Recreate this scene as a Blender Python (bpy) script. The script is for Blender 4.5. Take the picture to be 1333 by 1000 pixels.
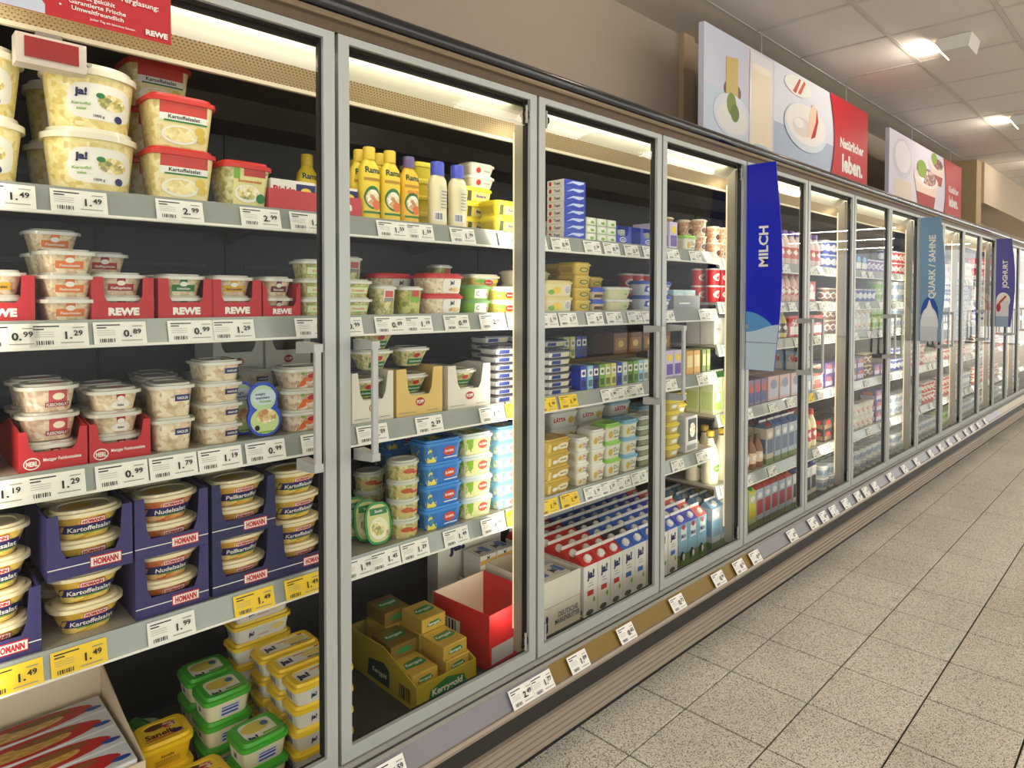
import bpy, math, random
from mathutils import Matrix, Vector
random.seed(7)
for _o in list(bpy.data.objects): bpy.data.objects.remove(_o, do_unlink=True)
S = bpy.context.scene
COL = S.collection

# ------------------------------------------------------------------ camera
cd = bpy.data.cameras.new('camera'); cam = bpy.data.objects.new('camera', cd); COL.objects.link(cam)
YAW, PIT, ROL = .7157, -.0244, .0052
_d = Vector((math.cos(YAW)*math.cos(PIT), math.sin(YAW)*math.cos(PIT), math.sin(PIT)))
_r = Vector((math.sin(YAW), -math.cos(YAW), 0)); _u = _r.cross(_d)
_r2 = _r*math.cos(ROL)+_u*math.sin(ROL); _u2 = _u*math.cos(ROL)-_r*math.sin(ROL)
cam.matrix_world = Matrix(((_r2.x,_u2.x,-_d.x,0),(_r2.y,_u2.y,-_d.y,0),(_r2.z,_u2.z,-_d.z,1.41),(0,0,0,1)))
cd.sensor_fit = 'HORIZONTAL'; cd.sensor_width = 36; cd.lens = 862.2/1333*36
cd.shift_x = -(799.4-666.5)/1333; cd.shift_y = -(500-407.9)/1333
cd.clip_start = .05; cd.clip_end = 100
S.camera = cam
# ------------------------------------------------------------------ world, light, exposure
W = bpy.data.worlds.new('world'); S.world = W; W.use_nodes = True
W.node_tree.nodes['Background'].inputs[0].default_value = (.99,1,.985,1)
W.node_tree.nodes['Background'].inputs[1].default_value = 1.8
S.view_settings.view_transform = 'Standard'; S.view_settings.look = 'None'
S.view_settings.exposure = 0.17; S.view_settings.gamma = 1.0; S.view_settings.use_curve_mapping = False
BX0, BP = .1156, 1.254                                    # first bay edge and bay pitch along the case
NB = 8
def area(name, loc, rot, sx, sy, power, color, parent=None, spread=180):
    l = bpy.data.lights.new(name, 'AREA'); l.shape = 'RECTANGLE'; l.size = sx; l.size_y = sy
    l.energy = power; l.color = color; l.spread = math.radians(spread)
    o = bpy.data.objects.new(name, l); COL.objects.link(o); o.location = loc; o.rotation_euler = rot
    if parent: o.parent = parent
    return o
WARM = (1,.92,.79)
# shop ceiling luminaires of the aisle behind the camera (their housings are built with the ceiling)
AISLE = [(-.9,-1.6),(1.6,-1.6),(4.1,-1.6),(6.6,-1.6),(9.1,-1.6)]
for i,(x,y) in enumerate(AISLE):
    area('aisle_light', (x,y,3.03), (math.radians(14),0,0), 1.5, .22, 15, (1,.95,.88))
FAR = [15.7, 18.5, 21.6]
for x in FAR:
    area('hall_light', (x,-4,3.03), (0,0,0), .12, 4.2, 130, (1,.95,.88))
# ------------------------------------------------------------------ materials
_m = {}
def lin(c): 
    c /= 255.
    return c/12.92 if c <= .04045 else ((c+.055)/1.055)**2.4
def L3(rgb): return tuple(lin(c) for c in rgb)+(1,)
def mat(rgb, rough=.42, metal=0., spec=.5, name=None, coat=0.):
    k = (tuple(rgb), rough, metal, spec, coat)
    if k in _m: return _m[k]
    m = bpy.data.materials.new(name or 'paint_%d_%d_%d' % tuple(rgb)); m.use_nodes = True
    b = m.node_tree.nodes['Principled BSDF']
    b.inputs['Base Color'].default_value = L3(rgb); b.inputs['Roughness'].default_value = rough
    b.inputs['Metallic'].default_value = metal; b.inputs['Specular IOR Level'].default_value = spec
    b.inputs['Coat Weight'].default_value = coat
    _m[k] = m; return m
def nodes(m):
    nt = m.node_tree; return nt, nt.nodes, nt.links, nt.nodes['Principled BSDF']
def food(name, stops, scale, rough=.35, kind='VORONOI', stretch=(1,1,1), coat=.4):
    if name in _m: return _m[name]
    m = bpy.data.materials.new(name); m.use_nodes = True; nt,N,Lk,b = nodes(m)
    tc = N.new('ShaderNodeTexCoord'); mp = N.new('ShaderNodeMapping'); mp.inputs['Scale'].default_value = stretch
    n1 = N.new('ShaderNodeTexNoise'); n1.inputs['Scale'].default_value = scale; n1.inputs['Detail'].default_value = 3
    Lk.new(tc.outputs['Object'], mp.inputs[0]); Lk.new(mp.outputs[0], n1.inputs['Vector'])
    src = n1.outputs['Fac']
    if kind == 'VORONOI':
        v = N.new('ShaderNodeTexVoronoi'); v.inputs['Scale'].default_value = scale
        Lk.new(mp.outputs[0], v.inputs['Vector'])
        mx = N.new('ShaderNodeMath'); mx.operation = 'ADD'
        sp = N.new('ShaderNodeSeparateColor'); Lk.new(v.outputs['Color'], sp.inputs[0])
        ml = N.new('ShaderNodeMath'); ml.operation = 'MULTIPLY'; ml.inputs[1].default_value = .5
        Lk.new(sp.outputs[0], ml.inputs[0]); m2 = N.new('ShaderNodeMath'); m2.operation = 'MULTIPLY'; m2.inputs[1].default_value = .5
        Lk.new(n1.outputs['Fac'], m2.inputs[0]); Lk.new(ml.outputs[0], mx.inputs[0]); Lk.new(m2.outputs[0], mx.inputs[1]); src = mx.outputs[0]
    r = N.new('ShaderNodeValToRGB'); e = r.color_ramp.elements
    while len(e) < len(stops): e.new(.5)
    for i,(p,c) in enumerate(stops): e[i].position = p; e[i].color = L3(c)
    Lk.new(src, r.inputs[0]); Lk.new(r.outputs[0], b.inputs['Base Color'])
    b.inputs['Roughness'].default_value = rough; b.inputs['Coat Weight'].default_value = coat
    _m[name] = m; return m
POTATO = food('potato_salad', [(.2,(214,190,110)),(.5,(238,222,150)),(.8,(248,238,190))], 90)
CREAMY = food('creamy_salad', [(.2,(196,168,128)),(.5,(232,214,178)),(.8,(246,236,212))], 110)
MEATY  = food('meat_salad',   [(.2,(186,150,122)),(.5,(226,204,176)),(.8,(240,230,212))], 100)
GREENY = food('herb_salad',   [(.2,(140,140,70)),(.5,(204,196,130)),(.8,(232,226,180))], 110)
REDDY  = food('pasta_salad',  [(.2,(190,84,40)),(.5,(228,156,92)),(.8,(240,200,150))], 70)
FRIES  = food('fries_print',  [(.25,(176,110,40)),(.5,(230,176,76)),(.75,(248,220,140))], 60, kind='NOISE', stretch=(1,3,1))
DISH   = food('dish_print',   [(.25,(120,130,50)),(.5,(228,206,120)),(.8,(246,240,214))], 120)
PLATE  = food('plate_print',  [(.3,(200,140,90)),(.5,(240,220,160)),(.7,(250,246,230))], 90)
BROWNY = food('choco_print',  [(.3,(70,36,22)),(.55,(150,86,44)),(.8,(214,170,120))], 130)
FLORAL = food('flower_print', [(.42,(40,110,190)),(.52,(110,170,60)),(.62,(240,226,90))], 60)
FRUIT  = food('fruit_print',  [(.35,(240,236,226)),(.5,(228,120,110)),(.65,(196,40,50))], 100)
CLEAR  = mat((214,212,200), .12, 0, .6, 'clear_plastic_lid', .3)
CLEARD = mat((150,146,132), .12, 0, .6, 'clear_plastic_rim', .3)
ALU   = mat((176,180,176), .36, .2, .5, 'brushed_aluminium')
ALU2  = mat((172,172,166), .38, .2, .5, 'light_aluminium')
RAIL  = mat((150,155,150), .25, .1, .5, 'price_rail_plastic', .5)
WHITE = mat((236,234,226), .45, name='white_plastic')
CREAM = mat((236,224,196), .45, name='cream_plastic')
NAVY  = mat((34,34,84), .45, name='navy_print')
INK   = mat((26,24,34), .6, name='dark_ink')
GREY  = mat((150,148,142), .6, name='grey_print')
RED   = mat((186,26,34), .5, name='red_card')
def glass_mat():
    m = bpy.data.materials.new('door_glass'); m.use_nodes = True; nt = m.node_tree; N = nt.nodes; Lk = nt.links
    N.remove(N['Principled BSDF']); out = N['Material Output']
    t = N.new('ShaderNodeBsdfTransparent'); t.inputs[0].default_value = (.975,.985,.97,1)
    g = N.new('ShaderNodeBsdfGlossy'); g.inputs['Roughness'].default_value = .01; g.inputs[0].default_value = (1,1,1,1)
    f = N.new('ShaderNodeFresnel'); f.inputs[0].default_value = 1.24
    geo = N.new('ShaderNodeNewGeometry'); inv = N.new('ShaderNodeMath'); inv.operation = 'SUBTRACT'; inv.inputs[0].default_value = 1
    Lk.new(geo.outputs['Backfacing'], inv.inputs[1])
    mu = N.new('ShaderNodeMath'); mu.operation = 'MULTIPLY'; Lk.new(f.outputs[0], mu.inputs[0]); Lk.new(inv.outputs[0], mu.inputs[1])
    mx = N.new('ShaderNodeMixShader'); Lk.new(mu.outputs[0], mx.inputs[0]); Lk.new(t.outputs[0], mx.inputs[1]); Lk.new(g.outputs[0], mx.inputs[2])
    Lk.new(mx.outputs[0], out.inputs[0]); return m
GLASS = glass_mat()
def emit(name, rgb, s):
    m = bpy.data.materials.new(name); m.use_nodes = True; b = m.node_tree.nodes['Principled BSDF']
    b.inputs['Base Color'].default_value = L3(rgb); b.inputs['Emission Color'].default_value = L3(rgb); b.inputs['Emission Strength'].default_value = s
    return m
def bumpy(m, scale, strength, dist=.002):
    nt,N,Lk,b = nodes(m); n = N.new('ShaderNodeTexNoise'); n.inputs['Scale'].default_value = scale; n.inputs['Detail'].default_value = 4
    tc = N.new('ShaderNodeTexCoord'); Lk.new(tc.outputs['Object'], n.inputs['Vector'])
    bp = N.new('ShaderNodeBump'); bp.inputs['Strength'].default_value = strength; bp.inputs['Distance'].default_value = dist
    Lk.new(n.outputs['Fac'], bp.inputs['Height']); Lk.new(bp.outputs[0], b.inputs['Normal']); return m
def speckle(name, c0, dark, rough, scale=230):
    m = bpy.data.materials.new(name); m.use_nodes = True; nt,N,Lk,b = nodes(m)
    tc = N.new('ShaderNodeTexCoord'); oi = N.new('ShaderNodeObjectInfo')
    ad = N.new('ShaderNodeVectorMath'); ad.operation = 'ADD'
    sc = N.new('ShaderNodeVectorMath'); sc.operation = 'SCALE'; sc.inputs[3].default_value = 1.0
    Lk.new(oi.outputs['Location'], sc.inputs[0]); Lk.new(tc.outputs['Object'], ad.inputs[0]); Lk.new(sc.outputs[0], ad.inputs[1])
    v = N.new('ShaderNodeTexVoronoi'); v.inputs['Scale'].default_value = scale; Lk.new(ad.outputs[0], v.inputs['Vector'])
    sp = N.new('ShaderNodeSeparateColor'); Lk.new(v.outputs['Color'], sp.inputs[0])
    r = N.new('ShaderNodeValToRGB'); r.color_ramp.interpolation = 'CONSTANT'; e = r.color_ramp.elements
    e.new(.5); e.new(.6); e.new(.7)
    for el,(p,c) in zip(e, [(0,dark),(.10,tuple(int(.72*x) for x in c0)),(.24,c0),(.72,tuple(min(255,int(1.08*x)) for x in c0))]): el.position = p; el.color = L3(c)
    Lk.new(sp.outputs[0], r.inputs[0])
    n = N.new('ShaderNodeTexNoise'); n.inputs['Scale'].default_value = 2.2; n.inputs['Detail'].default_value = 5; Lk.new(ad.outputs[0], n.inputs['Vector'])
    mr = N.new('ShaderNodeMapRange'); mr.inputs[1].default_value = .3; mr.inputs[2].default_value = .7; mr.inputs[3].default_value = .86; mr.inputs[4].default_value = 1.06
    Lk.new(n.outputs['Fac'], mr.inputs[0])
    mx = N.new('ShaderNodeMix'); mx.data_type = 'RGBA'; mx.blend_type = 'MULTIPLY'; mx.inputs[0].default_value = 1
    Lk.new(r.outputs[0], mx.inputs[6]); Lk.new(mr.outputs[0], mx.inputs[7]); Lk.new(mx.outputs[2], b.inputs['Base Color'])
    b.inputs['Roughness'].default_value = rough; b.inputs['Specular IOR Level'].default_value = .35
    return m
def perforated(name, c, hole, pitch):
    m = bpy.data.materials.new(name); m.use_nodes = True; nt,N,Lk,b = nodes(m)
    tc = N.new('ShaderNodeTexCoord'); v = N.new('ShaderNodeTexVoronoi'); v.inputs['Scale'].default_value = 1/pitch; v.inputs['Randomness'].default_value = .0
    mp = N.new('ShaderNodeMapping'); mp.inputs['Rotation'].default_value = (0,math.radians(45),0); Lk.new(tc.outputs['Object'], mp.inputs[0]); Lk.new(mp.outputs[0], v.inputs['Vector'])
    r = N.new('ShaderNodeValToRGB'); e = r.color_ramp.elements; e[0].position = .3; e[0].color = L3(hole); e[1].position = .42; e[1].color = L3(c)
    Lk.new(v.outputs['Distance'], r.inputs[0]); Lk.new(r.outputs[0], b.inputs['Base Color']); b.inputs['Roughness'].default_value = .5
    return m
# ------------------------------------------------------------------ mesh helpers
class MB:
    def __init__(s): s.v=[]; s.f=[]; s.mi=[]; s.sl=[]
    def _s(s, m):
        if m not in s.sl: s.sl.append(m)
        return s.sl.index(m)
    def add(s, vs, fs, m):
        o=len(s.v); s.v+= [tuple(p) for p in vs]; k=s._s(m)
        for f in fs: s.f.append([i+o for i in f]); s.mi.append(k)
        return s
    def box(s, x0,x1,y0,y1,z0,z1, m):
        v=[(x0,y0,z0),(x1,y0,z0),(x1,y1,z0),(x0,y1,z0),(x0,y0,z1),(x1,y0,z1),(x1,y1,z1),(x0,y1,z1)]
        return s.add(v,[(3,2,1,0),(4,5,6,7),(0,1,5,4),(1,2,6,5),(2,3,7,6),(3,0,4,7)],m)
    def loft(s, loops, m, c0=True, c1=True):
        n=len(loops[0]); v=[p for l in loops for p in l]; f=[]
        for k in range(len(loops)-1):
            for i in range(n): j=(i+1)%n; f.append((k*n+i,k*n+j,(k+1)*n+j,(k+1)*n+i))
        if c0: f.append(tuple(range(n-1,-1,-1)))
        if c1: f.append(tuple(range((len(loops)-1)*n,len(loops)*n)))
        return s.add(v,f,m)
    def prof(s, x0, x1, pts, m):                    # a (y,z) profile pulled along x
        a=[(x0,y,z) for y,z in pts]; b=[(x1,y,z) for y,z in pts]
        return s.loft([a,b],m)
    def prism(s, pts, fm, t, m):                    # polygon (u,v) thickened by t through fm(u,v,h)
        a=[fm(u,v,0) for u,v in pts]; b=[fm(u,v,t) for u,v in pts]
        return s.loft([a,b],m)
    def tube(s, path, r, m, n=8):
        P=[Vector(p) for p in path]; loops=[]
        for i,p in enumerate(P):
            t=(P[min(i+1,len(P)-1)]-P[max(i-1,0)]).normalized()
            a=t.orthogonal().normalized() if abs(t.z)<.99 else Vector((1,0,0)); b=t.cross(a)
            loops.append([tuple(p+a*(r*math.cos(2*math.pi*k/n))+b*(r*math.sin(2*math.pi*k/n))) for k in range(n)])
        return s.loft(loops,m)
    def mesh(s, name, ang=35):
        me=bpy.data.meshes.new(name); me.from_pydata(s.v,[],s.f)
        for m in s.sl: me.materials.append(m)
        me.polygons.foreach_set('material_index', s.mi)
        me.polygons.foreach_set('use_smooth', [True]*len(s.f))
        me.update(); me.set_sharp_from_angle(angle=math.radians(ang)); return me
def obj(name, me, parent=None, link=True):
    if isinstance(me, MB): me = me.mesh(name)
    o=bpy.data.objects.new(name, me)
    if link: COL.objects.link(o)
    if parent: o.parent=parent
    return o
def empty(name, loc=(0,0,0), rz=0, link=True):
    o=bpy.data.objects.new(name,None); o.empty_display_size=.03
    if link: COL.objects.link(o)
    o.location=loc; o.rotation_euler=(0,0,rz); return o
def tag(o, label, cat, group=None):
    o['label']=label; o['category']=cat
    if group: o['group']=group
    return o
def struct(o): o['kind']='structure'; return o
def se(w,d,p,z,n=28,cx=0,cy=0):
    out=[]
    for i in range(n):
        t=2*math.pi*(i+.5)/n; c,s_=math.cos(t),math.sin(t)
        out.append((cx+w/2*math.copysign(abs(c)**(2/p),c), cy+d/2*math.copysign(abs(s_)**(2/p),s_), z))
    return out
# ------------------------------------------------------------------ flat print (labels, lettering)
_tx={}
def glyphs(txt, bold=.0):
    k=(txt,bold)
    if k in _tx: return _tx[k]
    c=bpy.data.curves.new('t','FONT'); c.body=txt; c.size=1; c.offset=bold; c.resolution_u=2; c.align_x='CENTER'
    o=bpy.data.objects.new('t',c); COL.objects.link(o)
    me=bpy.data.meshes.new_from_object(o, depsgraph=None) if False else o.to_mesh()
    vs=[(v.co.x,v.co.y) for v in me.vertices]; fs=[tuple(p.vertices) for p in me.polygons]
    o.to_mesh_clear(); bpy.data.objects.remove(o); bpy.data.curves.remove(c)
    w=max([v[0] for v in vs],default=.1)-min([v[0] for v in vs],default=0)
    _tx[k]=(vs,fs,w); return _tx[k]
class Print(MB):
    def __init__(s, fm): MB.__init__(s); s.fm=fm; s.h=.0005
    def up(s): s.h+=.0004
    def strip(s, us, lo, hi, m):
        v=[]; f=[]
        for u in us: v+= [s.fm(u,lo(u),s.h), s.fm(u,hi(u),s.h)]
        for i in range(len(us)-1): f.append((2*i,2*i+2,2*i+3,2*i+1))
        s.add(v,f,m); s.up()
    def rect(s,u0,v0,u1,v1,m,n=1,sk=0):
        us=[u0+(u1-u0)*i/n for i in range(n+1)]; s.strip(us, lambda u:v0+sk*(u-u0), lambda u:v1+sk*(u-u0), m)
    def ell(s,cu,cv,ru,rv,m,n=12,p=2):
        us=[cu-ru*math.cos(math.pi*i/n) for i in range(n+1)]
        g=lambda u: rv*max(0,1-abs((u-cu)/ru)**p)**(1/p)
        s.strip(us, lambda u:cv-g(u), lambda u:cv+g(u), m)
    def poly(s,pts,m): s.add([s.fm(u,v,s.h) for u,v in pts],[tuple(range(len(pts)))],m); s.up()
    def text(s,t,u,v,size,m,maxw=None,bold=.02,rot=0,shear=0):
        vs,fs,w=glyphs(t,bold); sx=sy=size*1.35
        if maxw and w*sx>maxw: sx=maxw/w
        c,n=math.cos(rot),math.sin(rot); out=[]
        for a,b in vs:
            a=(a+shear*b)*sx; b=(b-.36)*sy; out.append(s.fm(u+a*c-b*n, v+a*n+b*c, s.h))
        s.add(out,fs,m); s.up()
    def bars(s,u0,v0,u1,v1,m,n=7):
        d=(u1-u0)/n
        for i in range(n):
            s.add([s.fm(a,b,s.h) for a,b in ((u0+i*d,v0),(u0+i*d+d*(.35+.3*((i*7)%3)/2),v0),(u0+i*d+d*(.35+.3*((i*7)%3)/2),v1),(u0+i*d,v1))],[(0,1,2,3)],m)
        s.up()
def C(*rgb): return mat(rgb,.45)
# ------------------------------------------------------------------ the room
ROOM = dict(x0=-4.5, x1=24.5, y0=-8., y1=2.505, z=3.10)
WALLM = bumpy(mat((166,151,134),.75,name='wall_paint_beige'), 260, .12)
CEILM = bumpy(mat((226,218,210),.9,name='mineral_fibre_panel'), 420, .5)
PLAST = mat((196,178,152),.8,name='soffit_paint')
struct(obj('wall_back', MB().box(ROOM['x0'],ROOM['x1'],2.505,2.62,0,3.2,WALLM)))
struct(obj('trim_1', MB().box(3.50,3.62,2.465,2.505,0,3.1,mat((176,152,122),.7,name='pilaster_paint'))))
s=MB(); s.box(9.2,24.5,1.95,2.5,2.60,3.099,PLAST); s.box(8.95,9.2,1.98,2.5,2.2,3.099,mat((184,158,116),.8)); struct(obj('trim_2', s))
# floor: terrazzo tiles with dark joints
TILE=.30417; FR=.0097; FX,FY=1.550,1.277
fl=struct(obj('floor', MB().box(-4.5,24.5,-8,2.505,-.06,-.0075,mat((40,32,24),.9,name='dark_joint_mortar'))))
TERR=speckle('terrazzo', (222,217,205), (112,102,86), .4, 330)
TERR2=speckle('terrazzo_greyer_batch', (214,208,195), (112,102,86), .4, 330)
def tmesh(m):
    t=MB(); a=TILE/2-.0035; b=a-.0012
    q=lambda e,z:[(-e,-e,z),(e,-e,z),(e,e,z),(-e,e,z)]
    t.loft([q(a,-.008),q(a,-.0012),q(b,0)],m); return t.mesh('tile',20)
TM=[tmesh(TERR),tmesh(TERR2)]
_inv=cam.matrix_world.inverted()
def inview(x,y,z,mg=.02):
    p=_inv@Vector((x,y,z)); 
    if p.z>-.05: return None
    u=799.4+862.2*p.x/-p.z; v=407.9-862.2*p.y/-p.z
    return -p.z if -1333*mg<u<1333*(1+mg) and -1000*mg<v<1000*(1+mg) else None
cells=[]
for i in range(-20,72):
    for j in range(-30,1):
        px,py=(i+.5)*TILE,(j+.5)*TILE
        x=FX+px*math.cos(FR)-py*math.sin(FR); y=FY+px*math.sin(FR)+py*math.cos(FR)
        if y<-7.7: continue
        d=inview(x,y,0,.12)
        if d is None and (x>9 or y<-1.2 or x<-.5): d=None
        cells.append((d if d is not None else 90+math.hypot(x,y), x,y))
cells.sort()
rest=MB()
for n,(d,x,y) in enumerate(cells):
    if n<300:
        o=obj('tile', TM[(n*7)%5==0], fl); o.location=(x,y,0); o.rotation_euler=(0,0,FR)
    else:
        a=TILE/2-.0022; c,s_=math.cos(FR),math.sin(FR)
        q=[(x+u*c-v*s_,y+u*s_+v*c) for u,v in((-a,-a),(a,-a),(a,a),(-a,a))]
        rest.loft([[(u,v,-.008) for u,v in q],[(u,v,0) for u,v in q]],TERR,c0=False)
o=obj('tiles_beyond', rest, fl); o['kind']='stuff'
# ceiling: square mineral panels on a T grid
CP=.62; CX,CY=4.41,2.115
ce=struct(obj('ceiling', MB().box(-4.5,24.5,-8,2.505,3.13,3.2,mat((120,112,100),.9))))
def cpmesh():
    t=MB(); a=CP/2-.011; q=lambda e,z:[(-e,-e,z),(-e,e,z),(e,e,z),(e,-e,z)]
    t.loft([q(a,.02),q(a,.006),q(a-.006,0)],CEILM); return t.mesh('panel',20)
CPM=cpmesh(); cc=[]
for i in range(-15,33):
    for j in range(-16,0):
        x,y=CX+(i+.5)*CP, CY+(j+.5)*CP
        d=inview(x,y,3.1,.1); cc.append((d if d is not None else 90+math.hypot(x,y),x,y))
cc.sort(); rest=MB()
for n,(d,x,y) in enumerate(cc):
    if n<260:
        o=obj('panel', CPM, ce); o.location=(x,y,3.1)
    else:
        a=CP/2-.011; rest.box(x-a,x+a,y-a,y+a,3.1,3.12,CEILM)
o=obj('panels_beyond', rest, ce); o['kind']='stuff'
GB=mat((206,200,190),.5,name='grid_bar_white'); g=MB()
for i in range(-15,34): g.box(CX+i*CP-.012,CX+i*CP+.012,-8,CY,3.097,3.11,GB)
for j in range(-16,1): g.box(-4.5,24.5,CY+j*CP-.012,CY+j*CP+.012,3.0965,3.11,GB)
obj('grid_bars', g, ce)
o=obj('border_strip', MB().box(-4.5,24.5,CY+.012,2.505,3.098,3.13,mat((222,212,196),.85,name='border_strip_paint')), ce)
# luminaires
LAMPW=emit('lamp_diffuser',(255,236,204),9); HOUS=mat((226,222,212),.45,name='luminaire_housing')
def linear(x,y,along,ln,lab,grp):
    r=empty('linear_luminaire',(x,y,3.035)); tag(r,lab,'ceiling light',grp)
    w=.24 if along=='x' else .14; a,b=(ln/2,w/2) if along=='x' else (w/2,ln/2)
    obj('housing', MB().box(-a-.02,a+.02,-b-.02,b+.02,.012,.061,HOUS), r)
    obj('diffuser', MB().box(-a,a,-b,b,.006,.012,LAMPW), r)
for x,y in AISLE: linear(x,y,'x',1.5,'long white linear luminaire on the ceiling over the aisle','aisle ceiling luminaires')
for x in FAR: linear(x,-4,'y',4.2,'long linear luminaire across the far end of the hall','far hall luminaires')
def flood(x,y,wh):
    r=empty('flood_lamp',(x,y,3.097)); tag(r,'wedge shaped white flood lamp under the ceiling '+wh,'ceiling lamp','wedge flood lamps')
    b=MB(); q=[(-.10,-.02),(-.06,-.085),(.10,-.085),(.12,0),(-.08,0)]
    b.loft([[(-.11,y_,z) for y_,z in q],[(.11,y_,z) for y_,z in q]],HOUS); 
    ob=obj('housing', b, r); ob.rotation_euler=(0,0,-math.pi)
    lp=MB().loft([[(-.10,.1035,-.022),(.10,.1035,-.022),(.10,.064,-.082),(-.10,.064,-.082)],[(-.10,.108,-.025),(.10,.108,-.025),(.10,.068,-.085),(-.10,.068,-.085)]],emit('flood_glass',(255,240,210),6))
    obj('lamp_glass', lp, r)
    area('flood_light',(0,.118,-.06),(math.radians(86),0,0),.2,.06,2.4,(1,.9,.78),parent=r,spread=170)
for x in ((-.02,'over the poster case'),(2.38,'over the milk carton doors'),(4.76,'beside the butter and milk banner'),(7.14,'beside the berry dessert banner'),(9.52,'past the berry dessert banner')): flood(x[0],1.19,x[1])
# ------------------------------------------------------------------ refrigerated display cases
DARK=mat((36,34,34),.5,name='dark_liner'); BACK=mat((20,20,25),.45,name='dark_back_panel')
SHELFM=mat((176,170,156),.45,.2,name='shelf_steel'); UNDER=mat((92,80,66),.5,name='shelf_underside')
PANELW=mat((206,200,176),.45,name='canopy_panel'); PERF=perforated('air_grille_mesh',(206,182,138),(120,98,66),.0062)
LIPM=mat((216,206,180),.4,name='grille_lip'); BUMP=mat((16,17,22),.22,0,.5,'black_bumper_rail',.6)
BRONZE=mat((156,144,130),.4,.12,name='bronze_bumper'); TRIMM=mat((148,132,108),.4,.3,name='header_trim')
GOLD=mat((122,98,34),.35,.2,name='gold_rail'); GREYR=mat((128,126,132),.4,.1,name='grey_rail')
MULL=mat((176,168,148),.4,.1,name='mullion_profile'); LAMPV=emit('mullion_lamp',(255,228,184),.5)
SH1=[1.616,1.357,1.068,.718]; SH2=SH1; SH3=[1.595,1.388,1.19,.861,.525]; DECK=.222
def shelves(b): return SH1 if b<=0 else SH2 if b==1 else SH3
YD=1.50                                                     # front of the doors
BAYWHERE=['with the red poster on its glass','between the poster case and the milk sign','right after the dark blue milk sign','second after the dark blue milk sign',
 'right after the light blue quark sign','second after the light blue quark sign','right after the violet yoghurt sign','second after the violet yoghurt sign','at the near end of the row']
def door_mesh(w,hand):
    z0,z1=.293,2.017; t=.026; tt=.018; d=MB(); y0,y1=0,.034
    d.box(0,t,y0,y1,z0,z1,ALU); d.box(w-t,w,y0,y1,z0,z1,ALU); d.box(t,w-t,y0,y1,z1-tt,z1,ALU); d.box(t,w-t,y0,.018,z0,z0+.034,ALU)
    gk=mat((22,20,20),.7,name='rubber_gasket')
    for a in ((.026,.030),(w-.030,w-.026)): d.box(a[0],a[1],.012,.03,z0+.034,z1-tt,gk)
    d.box(t,w-t,.012,.03,z1-tt-.003,z1-tt,gk); d.box(t,w-t,.012,.0175,z0+.034,z0+.036,gk)
    return d.mesh('door')
DW=BP/2-.009
DM=door_mesh(DW,0); PM=MB().box(.0265,DW-.0265,.014,.020,.328,1.9985,GLASS).mesh('glass_pane')
HNDL=mat((176,178,174),.35,.2,name='handle_grey')
def handle_mesh():
    h=MB(); 
    h.loft([se(.015,.013,4,z,12,0,-.062) for z in (1.03,1.035,1.29,1.295)],HNDL)
    for z in (1.292,1.028):
        h.loft([[(-.013,.014,z-.012),(.013,.014,z-.012),(.013,.014,z+.014),(-.013,.014,z+.014)],[(-.012,-.02,z-.010),(.012,-.02,z-.010),(.010,-.02,z+.014),(-.010,-.02,z+.014)],[(-.01,-.069,z-.006),(.01,-.069,z-.006),(.01,-.069,z+.012),(-.01,-.069,z+.012)]],HNDL)
    return h.mesh('handle')
HM=handle_mesh()
HG=MB(); HG.tube([(.026*0+.012*math.cos(a),.002,.014*math.sin(a)) for a in [i*math.pi/6 for i in range(13)]],.0028,mat((40,38,36),.3,.6)); HG.tube([(0,0,-.026),(0,0,.026)],.004,ALU2); HGM=HG.mesh('hinge')
CASES=[]
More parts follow.
